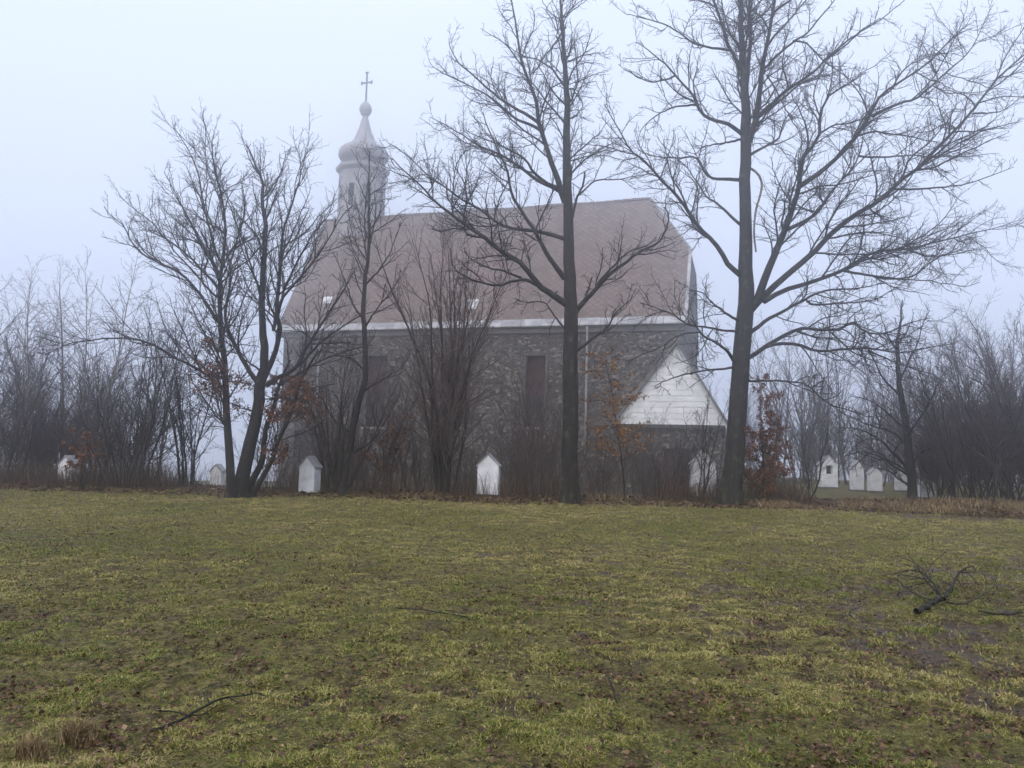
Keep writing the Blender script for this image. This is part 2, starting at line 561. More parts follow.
def tube_arrays(groups):
    VV, FF, off = [], [], 0
    for P, R, k in groups:
        Mx, N, _ = P.shape
        if Mx == 0:
            continue
        T = np.gradient(P, axis=1); T = norm(T)
        ref = norm(P[:, -1] - P[:, 0])
        h = np.where(np.abs(ref[:, 2:3]) > 0.75, np.array([[1.0, 0, 0]]), np.array([[0, 0, 1.0]]))
        h = norm(np.cross(ref, h))[:, None, :]
        U = norm(h - (h * T).sum(2, keepdims=True) * T)
        W = np.cross(T, U)
        a = np.arange(k) * 2 * math.pi / k
        ring = P[:, :, None, :] + R[:, :, None, None] * (np.cos(a)[None, None, :, None] * U[:, :, None, :] + np.sin(a)[None, None, :, None] * W[:, :, None, :])
        VV.append(ring.reshape(-1, 3))
        m = np.arange(Mx)[:, None, None] * N * k; i = np.arange(N - 1)[None, :, None] * k; j = np.arange(k)[None, None, :]
        jn = (j + 1) % k
        q = np.stack([m + i + j, m + i + jn, m + i + k + jn, m + i + k + j], -1).reshape(-1, 4) + off
        FF.append(q)
        off += Mx * N * k
    return np.concatenate(VV), np.concatenate(FF)


def tube_mesh(name, groups, mat):
    V, Fq = tube_arrays(groups)
    return fast_mesh(name, V, Fq, mat, smooth=True)


def leaf_arrays(rng, C, size, droop=0.3):
    """one bent leaf of two quads for each centre"""
    n = len(C)
    d = rng.normal(size=(n, 3)); d[:, 2] -= droop; d = norm(d)
    s = norm(np.cross(d, rng.normal(size=(n, 3))))
    nn = np.cross(d, s)
    L = (size * rng.uniform(0.6, 1.3, n))[:, None]
    w = L * 0.32
    p = [C, C + d * L * 0.5 + s * w + nn * w * 0.5, C + d * L, C + d * L * 0.5 - s * w + nn * w * 0.5, ]
    V = np.stack(p, 1).reshape(-1, 3)
    b = np.arange(n)[:, None] * 4
    Fq = np.concatenate([b + np.array([[0, 1, 2]]), b + np.array([[0, 2, 3]])])
    tint = np.repeat(rng.random(n), 4)
    return V, Fq, tint


def leaves_on(rng, P, count, size, pick=None):
    ok = np.arange(len(P)) if pick is None else np.nonzero(pick(P[:, -1]))[0]
    if len(ok) == 0:
        ok = np.arange(len(P))
    i = rng.choice(ok, count); j = rng.integers(1, P.shape[1], count)
    C = P[i, j] + rng.normal(size=(count, 3)) * 0.03
    return leaf_arrays(rng, C, size)


# ------------------------------------------------------------------ the lawn and the knoll
def mud_mask(x, y):
    n1 = fbm(x * 0.55, y * 0.55, 21, 4); n2 = fbm(x * 2.6, y * 2.6, 31, 4)
    right = sstep(-1.5, 3.2, x - 0.10 * y) * (1 - sstep(7, 16, y)) 
    right2 = sstep(2.5, 5.5, x - 0.30 * y + 2.0) * sstep(8, 12, y) * (1 - sstep(17, 24, y)) * 0.6
    path = np.exp(-((y - 22.6 - 0.10 * (x - 14)) / 0.9) ** 2) * sstep(9.5, 13, x) * 1.25
    bias = 0.125 * right + 0.075 * right2 + 0.34 * path
    m = sstep(0.615, 0.70, 0.24 * n1 + 0.38 * n2 + 0.38 * fbm(x * 9.0, y * 5.5, 33, 3) + bias)
    return m


def litter_mask(x, y):
    edge = 23.9 + 0.9 * (fbm(x * 0.35, y * 0.35, 44, 3) - 0.5) * 2 - 0.5 * sstep(5, 12, x)
    return sstep(edge - 0.9, edge + 0.5, y) * (1 - 0.85 * sstep(29.5, 33, y))


def axis_pts(segs):
    out = []
    for a, b, d in segs:
        out += list(np.arange(a, b, d))
    out.append(segs[-1][1])
    return np.array(out)


gx = axis_pts([(-230, -60, 10), (-60, -26, 2), (-26, -13, 0.4), (-13, -7, 0.14), (-7, 7, 0.045), (7, 13, 0.14), (13, 26, 0.4), (26, 60, 2), (60, 230, 10)])
gy = axis_pts([(-230, -20, 12), (-20, 2, 1.5), (2, 11, 0.045), (11, 18, 0.14), (18, 32, 0.28), (32, 60, 1.2), (60, 110, 4), (110, 230, 10)])
GX, GY = np.meshgrid(gx, gy)
GZ = ground_h(GX, GY)
mud = mud_mask(GX, GY)
GZ = GZ - 0.02 * mud
V = np.column_stack([GX.ravel(), GY.ravel(), GZ.ravel()])
nx, ny = len(gx), len(gy)
ii, jj = np.meshgrid(np.arange(nx - 1), np.arange(ny - 1))
b0 = (jj * nx + ii).ravel()
FQ = np.column_stack([b0, b0 + 1, b0 + nx + 1, b0 + nx])
g_me = fast_mesh('ground', V, FQ, M['ground'], {'mud': mud.ravel(), 'litter': litter_mask(GX, GY).ravel()}, True)
tag(link('ground', g_me), kind='structure')

# haze
HZ0, HZ1 = float(GZ.min()) - 1.0, 34.0
hz = MB(); hz.box((-234, -234, HZ0), (234, 234, HZ1))
m_h = bpy.data.materials.new('fog'); m_h.use_nodes = True
hn, hl = m_h.node_tree.nodes, m_h.node_tree.links
hn.clear()
h_out = hn.new('ShaderNodeOutputMaterial'); h_vol = hn.new('ShaderNodeVolumePrincipled')
h_vol.inputs['Color'].default_value = (0.95, 0.955, 0.985, 1)
h_vol.inputs['Density'].default_value = HAZE_DENSITY
h_vol.inputs['Anisotropy'].default_value = 0.92
hl.new(h_vol.outputs[0], h_out.inputs['Volume'])
tag(hz.build('haze', m_h), kind='stuff', label='grey winter fog hanging over the whole hilltop', cat='fog')

# ------------------------------------------------------------------ the church
YAW = R_(-16.5)
CW = 16.0                                                # width of the nave
cd = np.array([math.cos(YAW), math.sin(YAW), 0]); cb = np.array([-math.sin(YAW), math.cos(YAW), 0])
corner = at(684, 320, 48.0)                              # right front corner under the eaves


def on_church(px, py, v=0.0):
    """where a pixel's ray meets the upright plane v metres behind the front wall: u from the right corner, height"""
    d = ray(px, py); p0 = corner + cb * v
    t = np.dot(p0 - EYE, cb) / np.dot(d, cb)
    p = EYE + d * t
    return float(np.dot(p - corner, cd)), float(p[2])


uL, zeL = on_church(285, 322)
zE = (zeL + corner[2]) / 2                               # eaves height
CL = -uL
root_xy = corner - cd * CL
zB = float(ground_base(*(corner + cb * 2)[:2])) - 1.6
church = empty('church', (root_xy[0], root_xy[1], 0), YAW)
tag(church, 'foggy stone church with long mauve slate roof and onion turret', 'church')


def uz(px, py, v=0.0):
    u, z = on_church(px, py, v)
    return u + CL, z


# windows seen in the front wall
wins = []
for cx in (378, 457, 536):
    a, zt = uz(cx - 9.5, 356); b_, _ = uz(cx + 9.5, 356); _, zb = uz(cx, 427)
    wins.append((a, b_, zb, zt))
la, lzt = uz(294, 430); lb, _ = uz(311, 430); _, lzb = uz(303, 458)
low_door = (la, lb, lzb, lzt)
wb = MB()
wb.wall(0, CL, zB, zE, 0, 0.45, wins + [low_door])
sh_u, sh_z = uz(688, 251, 4.0)                            # shoulder of the clipped gable
zR = (uz(650, 201, CW / 2)[1] + uz(325, 217, CW / 2)[1]) / 2
zR -= 0.16
uRr, uRl = uz(650, 201, CW / 2)[0], uz(325, 217, CW / 2)[0]
fr = (sh_z - zE) / (zR - zE)
vS = fr * CW / 2
wb.add([(CL, 0, zB), (CL, CW, zB), (CL, CW, zE), (CL, CW - vS, sh_z), (CL, vS, sh_z), (CL, 0, zE)], [(0, 1, 2, 3, 4, 5)])
wb.add([(0, CW, zB), (0, 0, zB), (0, 0, zE), (0, CW, zE)], [(0, 1, 2, 3)])
wb.add([(CL, CW, zB), (0, CW, zB), (0, CW, zE), (CL, CW, zE)], [(0, 1, 2, 3)])
wb.build('wall', M['stone'], church)


def roof_face(mb, pts, uaxis):
    """a face with UVs in metres measured along uaxis and up the slope"""
    P = np.array(pts, float)
    nrm = np.cross(P[1] - P[0], P[2] - P[0]); nrm /= np.linalg.norm(nrm)
    ua = np.array(uaxis, float); va = np.cross(nrm, ua)
    mb.add(pts, [tuple(range(len(pts)))], [(float(p @ ua), float(p @ va)) for p in P])


OV = 0.45
zo = zE - OV * (zR - zE) / (CW / 2) + 0.12
RL, RR = (uRl, CW / 2, zR + 0.12), (uRr, CW / 2, zR + 0.12)
FL, FR = (-OV, -OV, zo), (CL + 0.12, -OV, zo)
BL, BR = (-OV, CW + OV, zo), (CL + 0.12, CW + OV, zo)
SF, SB = (CL + 0.12, vS, sh_z + 0.12), (CL + 0.12, CW - vS, sh_z + 0.12)
rb = MB()
roof_face(rb, [FL, FR, SF, RR, RL], (1, 0, 0))
roof_face(rb, [BR, BL, RL, RR, SB], (-1, 0, 0))
roof_face(rb, [SF, SB, RR], (0, 1, 0))
roof_face(rb, [BL, FL, RL], (0, -1, 0))
roof = rb.build('roof', M['slate'], church)
so = roof.modifiers.new('thickness', 'SOLIDIFY'); so.thickness = 0.14; so.offset = -1

rc = MB()
nr = 40
for i in range(nr):
    x0 = RL[0] + (RR[0] - RL[0]) * i / nr; x1 = RL[0] + (RR[0] - RL[0]) * (i + 0.96) / nr
    zz = RL[2] + 0.035 * math.sin(i * 0.7) - 0.03 * math.sin(math.pi * i / nr)
    rc.prism([(-0.19, -0.13), (0.19, -0.13), (0.07, 0.06), (-0.07, 0.06)], x0, x1) if False else rc.add(
        [(x0, CW / 2 - .2, zz - .13), (x1, CW / 2 - .2, zz - .15), (x1, CW / 2, zz + .07), (x0, CW / 2, zz + .09), (x0, CW / 2 + .2, zz - .13), (x1, CW / 2 + .2, zz - .15)],
        [(0, 1, 2, 3), (3, 2, 5, 4), (0, 3, 4), (1, 5, 2)])
rc.build('ridge_cap', M['ridge'], roof)

# pale metal apron along the foot of the roof
sl = (zR - zE) / (CW / 2)
ap = MB()
npan = 22
for i in range(npan):
    u0 = -OV + (CL + OV + 0.1) * i / npan; u1 = -OV + (CL + OV + 0.1) * (i + 1) / npan - 0.035
    j = 0.012 * ((i * 7) % 3)
    lo, hi = -OV - 0.04, -0.13 + j
    zl, zh = zo + 0.035 + 0.005 * (i % 2), zo + sl * (hi + OV) + 0.035
    ap.add([(u0, lo, zl - 0.05), (u1, lo, zl - 0.05), (u1, hi, zh), (u0, hi, zh), (u0, lo, zl - 0.12), (u1, lo, zl - 0.12)],
           [(0, 1, 2, 3), (4, 5, 1, 0)])
ap_o = ap.build('eaves_apron', M['zinc'], church)
co = MB()
co.box((-0.30, -0.30, zE - 0.62), (CL + 0.05, -0.003, zE - 0.32))
co.box((-0.16, -0.16, zE - 0.92), (CL + 0.03, -0.003, zE - 0.622))
co.build('cornice', M['cornice'], church)
vg = MB()
for p, q in ((FR, SF), (SF, RR)):
    P, Q = np.array(p), np.array(q)
    d = np.array([0.0, 0.0, 0.10]); e = np.array([0.10, 0, 0]) if p is FR else np.array([0.07, -0.07, 0])
    vg.add([P - e + d, P + e + d, Q + e + d, Q - e + d, P - e * 1 - d, P + e - d, Q + e - d, Q - e - d],
           [(0, 1, 2, 3), (7, 6, 5, 4), (0, 3, 7, 4), (1, 5, 6, 2), (0, 4, 5, 1), (3, 2, 6, 7)])
vg.build('verge', M['zinc'], church)

for k, (a, b_, zb, zt) in enumerate(wins):
    w = MB()
    w.box((a, 0.28, zb), (b_, 0.36, zt))
    wo = w.build('window', M['brick_infill'], church)
    g = MB()
    for iu in range(2):
        for iz in range(3):
            uu = a + (b_ - a) * (iu + 0.10) / 2; u2 = a + (b_ - a) * (iu + 0.90) / 2
            z0 = zb + (zt - zb) * 0.46 * (iz + 0.08) / 3; z1 = zb + (zt - zb) * 0.46 * (iz + 0.92) / 3
            g.box((uu, 0.262, z0), (u2, 0.278, z1))
    g.build('pane', M['dark_glass'], wo)
    f = MB()
    f.box((a - 0.22, -0.05, zb), (a - 0.002, 0.10, zt + 0.22)); f.box((b_ + 0.002, -0.05, zb), (b_ + 0.22, 0.10, zt + 0.22))
    f.box((a, -0.05, zt + 0.002), (b_, 0.10, zt + 0.22))
    f.build('frame', M['sandstone'], wo, bevel=0.01)
    s = MB(); s.box((a - 0.25, -0.20, zb - 0.16), (b_ + 0.25, 0.2, zb - 0.003)); s.build('sill', M['sill'], wo, bevel=0.01)
a, b_, zb, zt = low_door
w = MB(); w.box((a, 0.30, zb), (b_, 0.38, zt)); lw = w.build('window', M['dark_glass'], church)
f = MB(); f.box((a - 0.16, -0.04, zt + 0.002), (b_ + 0.16, 0.1, zt + 0.18)); f.build('frame', M['sandstone'], lw)

for px in (588, 322):
    u_, _ = uz(px, 345)
    pp = MB(); pp.lathe([(0.075, zB + 1), (0.075, zE - 0.6)], 8, 0, (u_, -0.36))
    pp.build('downpipe', M['pipe'], church, True)

# roof lights on the slope
for px, py, ww, hh in ((471, 309, 0.75, 0.75), (327, 303, 0.8, 0.5)):
    best = None
    for vv in np.linspace(0.1, CW / 2, 200):
        u_, z_ = uz(px, py, vv)
        e = abs(z_ - (zE + 0.12 + sl * vv))
        if best is None or e < best[0]:
            best = (e, u_, vv)
    _, u_, vv = best
    q = MB()
    z0, z1 = zE + 0.20 + sl * vv, zE + 0.20 + sl * (vv + hh * 0.6)
    q.add([(u_ - ww / 2, vv, z0 + 0.1), (u_ + ww / 2, vv, z0 + 0.1), (u_ + ww / 2, vv + hh * .6, z1 + 0.1), (u_ - ww / 2, vv + hh * .6, z1 + 0.1),
           (u_ - ww / 2, vv, z0 - 0.1), (u_ + ww / 2, vv, z0 - 0.1), (u_ + ww / 2, vv + hh * .6, z1 - 0.1), (u_ - ww / 2, vv + hh * .6, z1 - 0.1)],
          [(0, 1, 2, 3), (0, 4, 5, 1), (1, 5, 6, 2), (3, 2, 6, 7), (0, 3, 7, 4)])
    q.build('roof_light', M['whitewash'], church)

# the ridge turret
tu, tz0 = uz(361, 214, CW / 2)
tY = float(np.dot(corner + cb * CW / 2 + cd * (tu - CL), [0, 1, 0]))
ppm = F / tY


def tz(py):
    return uz(361, py, CW / 2)[1]


TR = 22.5 / ppm / math.cos(math.pi / 8) * 0.98
tw = MB()
zt0, zt1 = zR - 2.0, tz(172)
rot = math.pi / 8
for k in range(8):
    a0, a1 = rot + k * math.pi / 4, rot + (k + 1) * math.pi / 4
    p0 = np.array([math.cos(a0) * TR, math.sin(a0) * TR]); p1 = np.array([math.cos(a1) * TR, math.sin(a1) * TR])
    ln = np.linalg.norm(p1 - p0); e = (p1 - p0) / ln; inn = np.array([-e[1], e[0]])
    if inn @ (-(p0 + p1) / 2) < 0:
        inn = -inn
    sub = MB()
    sub.wall(0, ln, zt0, zt1, 0, 0.22, [(ln * 0.33, ln * 0.67, tz(211), tz(190))])
    vs = [(tu + p0[0] + e[0] * x + inn[0] * y, CW / 2 + p0[1] + e[1] * x + inn[1] * y, z) for x, y, z in sub.v]
    tw.add(vs, sub.f)
turret = tw.build('turret', M['copper'], church)
cn = MB()
cn.lathe([(TR * 1.0, tz(176)), (TR * 1.14, tz(173)), (TR * 1.16, tz(170)), (TR * 0.90, tz(168.5)), (TR * 0.72, tz(165.5))], 8, rot, (tu, CW / 2))
cn.build('turret_cornice', M['copper'], turret)
on = MB()
prof = [(16.5, 166.5), (16.8, 165), (20.5, 163.5), (24.0, 161), (25.6, 157.5), (25.4, 154), (23.4, 151), (19, 148), (13.5, 145), (10.2, 140), (7.8, 134), (5.8, 128), (4.2, 122), (2.7, 117), (2.3, 116)]
on.lathe([(r / ppm, tz(y)) for r, y in prof], 16, rot, (tu, CW / 2))
on.build('onion_dome', M['copper'], turret, True)
bl = MB()
bl.lathe([(2.2 / ppm, tz(117)), (4.4 / ppm, tz(115.5)), (6.3 / ppm, tz(112)), (6.5 / ppm, tz(109.5)), (5.4 / ppm, tz(106)), (3 / ppm, tz(103.2)), (1.0 / ppm, tz(102))], 14, 0, (tu, CW / 2))
bl.build('finial_ball', M['copper'], turret, True)
cr = MB()
wv = 0.055
cr.box((tu - wv, CW / 2 - wv, tz(103)), (tu + wv, CW / 2 + wv, tz(74)))
ca = 5.6 / ppm
zc = tz(83.5)
cr.box((tu - ca, CW / 2 - wv * 0.8, zc - wv), (tu - wv - 0.002, CW / 2 + wv * 0.8, zc + wv))
cr.box((tu + wv + 0.002, CW / 2 - wv * 0.8, zc - wv), (tu + ca, CW / 2 + wv * 0.8, zc + wv))
for sx, s2 in ((tu - ca, 0), (tu + ca, 0)):
    cr.box((sx - 0.06, CW / 2 - 0.05, zc - 0.15), (sx + 0.06, CW / 2 + 0.05, zc + 0.15))
cr.box((tu - 0.14, CW / 2 - 0.05, tz(74) + 0.002), (tu + 0.14, CW / 2 + 0.05, tz(74) + 0.11))
cr.build('cross', M['iron'], turret)

# the projecting porch with its white boarded gable
PV = -5.0
pl, pz0 = uz(614, 424, PV); pr, pz1 = uz(727, 425, PV)
pa, pzA = uz(677, 344, PV)
pz = (pz0 + pz1) / 2
pc = pa
hw = (pr - pl) / 2
gb = MB()
gb.add([(pl, PV, pz), (pr, PV, pz), (pc, PV, pzA)], [(0, 1, 2)])
nb = 14
for i in range(nb):                                       # lapped boards
    za, zb2 = pz + (pzA - pz) * i / nb, pz + (pzA - pz) * (i + 0.93) / nb
    ta, tb = i / nb, (i + 0.93) / nb
    xl0, xr0 = pl + (pc - pl) * ta, pr + (pc - pr) * ta
    xl1, xr1 = pl + (pc - pl) * tb, pr + (pc - pr) * tb
    gb.add([(xl0, PV - 0.022, za), (xr0, PV - 0.022, za), (xr1, PV - 0.012, zb2), (xl1, PV - 0.012, zb2)], [(0, 1, 2, 3)])
    gb.add([(xl0, PV - 0.022, za), (xl0, PV, za), (xr0, PV, za), (xr0, PV - 0.022, za)], [(0, 1, 2, 3)])
gb.build('porch_gable', M['white_board'], church)
pw = MB()
ins = 0.12
dw = (pc - 0.75, pc + 0.75, zB, pz - 1.35)
pw.wall(pl + ins, pr - ins, zB, pz - 0.003, PV + 0.35, 0.5, [dw])
pw.add([(pl + ins, 0, zB), (pl + ins, PV + 0.35, zB), (pl + ins, PV + 0.35, pz), (pl + ins, 0, pz)], [(0, 1, 2, 3)])
pw.add([(pr - ins, PV + 0.35, zB), (pr - ins, 0, zB), (pr - ins, 0, pz), (pr - ins, PV + 0.35, pz)], [(0, 1, 2, 3)])
pw.build('porch_wall', M['stone'], church)
pd = MB(); pd.box((dw[0], PV + 0.75, zB), (dw[1], PV + 0.83, dw[3])); pd.build('porch_door', M['brick_infill'], church)
pe = MB(); pe.box((pl + 0.1, PV - 0.03, pz - 0.20), (pr - 0.1, PV + 0.348, pz - 0.004)); pe.build('porch_beam', M['iron'], church)
pr_o = MB()
for sx, ex in ((-1, pl), (1, pr)):
    dx, dz = ex - pc, pz - pzA
    k = 1.06
    x1, z1 = pc + dx * k, pzA + dz * k
    nxn = np.array([dz * -1, dx]) if sx > 0 else np.array([dz, -dx]); nxn = nxn / np.linalg.norm(nxn)
    if nxn[1] < 0:
        nxn = -nxn
    th = 0.16
    pr_o.prism([(pc, pzA), (x1, z1), (x1 + nxn[0] * th, z1 + nxn[1] * th), (pc, pzA + th * 1.35)], PV - 0.28, 0.0)
pr_o.build('porch_roof', M['cornice'], church)


# ------------------------------------------------------------------ whitewashed shrines
def shrine(px0, px1, pyt, pyb, Y, rz, label, niche=False, flat=False, plinth_h=0.06, depth=0.42):
    a, b_ = at(px0, pyb, Y), at(px1, pyb, Y)
    top = at((px0 + px1) / 2, pyt, Y)[2]
    w = b_[0] - a[0]
    cx = (a[0] + b_[0]) / 2
    z0 = a[2]
    h = top - z0
    gz = float(ground_h(cx, Y + 0.3))
    z0 = min(z0, gz + 0.03)
    h = top - z0
    e = empty('shrine', (cx, Y, z0), rz)
    tag(e, label, 'shrine', 'white shrines round the church')
    hw_ = w * 0.46
    eave = h * (0.70 if not flat else 0.9)
    body = MB()
    if niche:
        nw, nz0, nz1 = hw_ * 0.36, h * 0.42, h * 0.72
        body.wall(-hw_, hw_, plinth_h, eave, 0, 0.25, [(-nw, nw, nz0, min(nz1, eave - 0.05))])
        body.add([(-nw, 0.25, nz0), (nw, 0.25, nz0), (nw, 0.25, nz1), (-nw, 0.25, nz1)], [(0, 1, 2, 3)])
        body.add([(-hw_, 0, eave), (hw_, 0, eave), (0, 0, h - 0.08)], [(0, 1, 2)])
        body.add([(-hw_, depth, plinth_h), (-hw_, 0, plinth_h), (-hw_, 0, eave), (-hw_, depth, eave)], [(0, 1, 2, 3)])
        body.add([(hw_, 0, plinth_h), (hw_, depth, plinth_h), (hw_, depth, eave), (hw_, 0, eave)], [(0, 1, 2, 3)])
        body.add([(hw_, depth, plinth_h), (-hw_, depth, plinth_h), (-hw_, depth, eave), (0, depth, h - 0.08), (hw_, depth, eave)], [(0, 1, 2, 3, 4)])
        body.build('body', M['whitewash'], e)
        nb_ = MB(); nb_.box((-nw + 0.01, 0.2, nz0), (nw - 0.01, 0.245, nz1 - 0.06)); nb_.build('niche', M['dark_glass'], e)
    else:
        body.prism([(-hw_, plinth_h), (hw_, plinth_h), (hw_, eave), (0, h - 0.08), (-hw_, eave)], 0, depth)
        body.build('body', M['whitewash'], e, bevel=0.012)
    rf = MB()
    hw2 = w * 0.515
    th = 0.04
    slp = (h - 0.08 - eave) / hw_
    for s in (-1, 1):
        zt_, ze_ = h - 0.078, eave - slp * (hw2 - hw_)
        ps = [(0, zt_), (s * hw2, ze_), (s * hw2, ze_ + th), (0, zt_ + th)]
        rf.prism(ps if s > 0 else ps[::-1], -0.035, depth + 0.04)
    rf.build('roof', M['shrine_roof'], e)
    pb = MB(); pb.box((-hw_ - 0.05, -0.05, -0.8), (hw_ + 0.05, depth + 0.05, plinth_h - 0.002)); pb.build('plinth', M['plinth'], e)
    return e


shrine(296, 315, 454.5, 496, 25.0, R_(-16), 'white gabled shrine with grey roof below the dark low church window')
shrine(475.5, 499, 452.5, 496, 25.6, R_(-8), 'white gabled shrine right of the fan-shaped shrub')
shrine(55, 71, 454, 491, 26.0, R_(-6), 'white shrine half hidden in the left thicket behind rusty leaves', plinth_h=0.05)
shrine(690, 717, 449, 490, 27.0, R_(-6), 'white shrine behind branches beside the largest trunk')
shrine(820, 839, 454.5, 484.5, 42, R_(4), 'white shrine with dark arched niche in the hazy clearing', niche=True)
shrine(853.5, 865, 459.5, 490, 40, R_(8), 'narrow white shrine with pale roof left of the grey block shrine')
shrine(870, 883, 466, 492, 38, R_(-4), 'bluish white squat shrine between the narrow shrine and the leaning trunk')
shrine(898, 911, 471, 489, 40, R_(3), 'small white shrine peeking out left of the leaning trunk')
shrine(922, 937, 478, 497, 33, R_(-3), 'low white shrine at the foot of the right thicket')


shrine(208, 221, 463, 490, 31.5, R_(-5), 'pale hazy shrine in the gap just left of the forked tree')


# ------------------------------------------------------------------ traced trees
def trace(px_pts, Y0, dy=0.0, px_r=(6, 1), N=18, bend=1.0):
    """a limb through photographed points; dy is how far it runs away from or towards us by its tip"""
    n = len(px_pts)
    s = np.r_[0, np.cumsum([math.hypot(px_pts[i + 1][0] - px_pts[i][0], px_pts[i + 1][1] - px_pts[i][1]) for i in range(n - 1)])]
    s = s / s[-1]
    Ys = Y0 + dy * s ** bend
    pts = [at(p[0], p[1], y) for p, y in zip(px_pts, Ys)]
    if len(px_pts[0]) > 2:
        rad = [p[2] * y / F for p, y in zip(px_pts, Ys)]
    else:
        rad = [(px_r[0] + (px_r[1] - px_r[0]) * t ** 0.8) * Y0 / F for t in s]
    return smooth_line(pts, rad, N)


def grow(rng, limbs, levels):
    """limbs: list of (P,R); returns arrays of every level of twigs"""
    P = np.stack([p for p, r in limbs]); R = np.stack([r for p, r in limbs])
    out = []
    for lv in levels:
        P2, R2 = spawn(rng, P, R, **lv)
        out.append((P2, R2))
        P, R = P2, R2
    return out


OAK = [dict(spacing=0.29, t0=0.20, ang=(43, 12), lr=0.38, lmin=0.4, lmax=2.7, N=10, crook=0.16, up=0.030, rfac=0.62, rmin=0.006, slim=0.0105),
       dict(spacing=0.16, t0=0.06, ang=(44, 15), lr=0.42, lmin=0.2, lmax=1.2, N=7, crook=0.18, up=0.03, rfac=0.65, rmin=0.0045, slim=0.010),
       dict(spacing=0.15, t0=0.10, ang=(42, 15), lr=0.46, lmin=0.10, lmax=0.55, N=5, crook=0.18, up=0.03, rfac=0.7, rmin=0.0036, slim=0.009)]


def traced_tree(name, label, cat, trunk, limbs, base_Y, seed, bark, twig, levels, group=None, skirt=1.2):
    rng = np.random.default_rng(seed)
    tp, tr = trace(trunk, base_Y, 0.0, N=34)
    tp = tp.copy()
    gz = float(ground_h(tp[0, 0], tp[0, 1])) - 0.12
    sh = gz - tp[0, 2]
    root = empty(name, (tp[0, 0], tp[0, 1], gz))
    off = np.array([tp[0, 0], tp[0, 1], gz])
    # flare at the foot, then the traced stem
    tp[0, 2] += min(sh, 0)
    tr = tr.copy() * 0.95; tr[0] *= skirt * 1.15; tr[1] *= skirt ** 0.5
    wig = rng.normal(size=(34, 3)) * 0.012; wig[:, 2] = 0
    tp = tp + wig
    big, built = [], []
    for lm in limbs:
        pts, dy, r = lm[0], lm[1], lm[2]
        Y0 = base_Y + (lm[3] if len(lm) > 3 else 0.0)
        p, rr = trace(pts, Y0, dy, r, 22); rr = rr * 0.86
        w = np.cumsum(rng.normal(size=p.shape), axis=0); w -= np.linspace(0, 1, 22)[:, None] * w[-1]
        p = p + w * 0.012
        built.append((p, rr))
    tp -= off
    built = [(p - off, r) for p, r in built]
    tm = tube_mesh('trunk', [(tp[None], tr[None], 16)], bark)
    link('trunk', tm, root)
    lm_ = tube_mesh('limbs', [(np.stack([p for p, r in built]), np.stack([r for p, r in built]), 9)], bark)
    link('limb', lm_, root)
    s2 = [(p, r) for p, r in built]
    upper, ru = smooth_line(tp[16:], tr[16:], 22)
    tw_ = grow(rng, s2 + [(upper, ru)], levels)
    sides = [6, 4, 3, 3]
    cm = tube_mesh('crown', [(P, R, sides[i]) for i, (P, R) in enumerate(tw_)], twig)
    link('crown', cm, root)
    tag(root, label, cat, group)
    return root, tw_, off


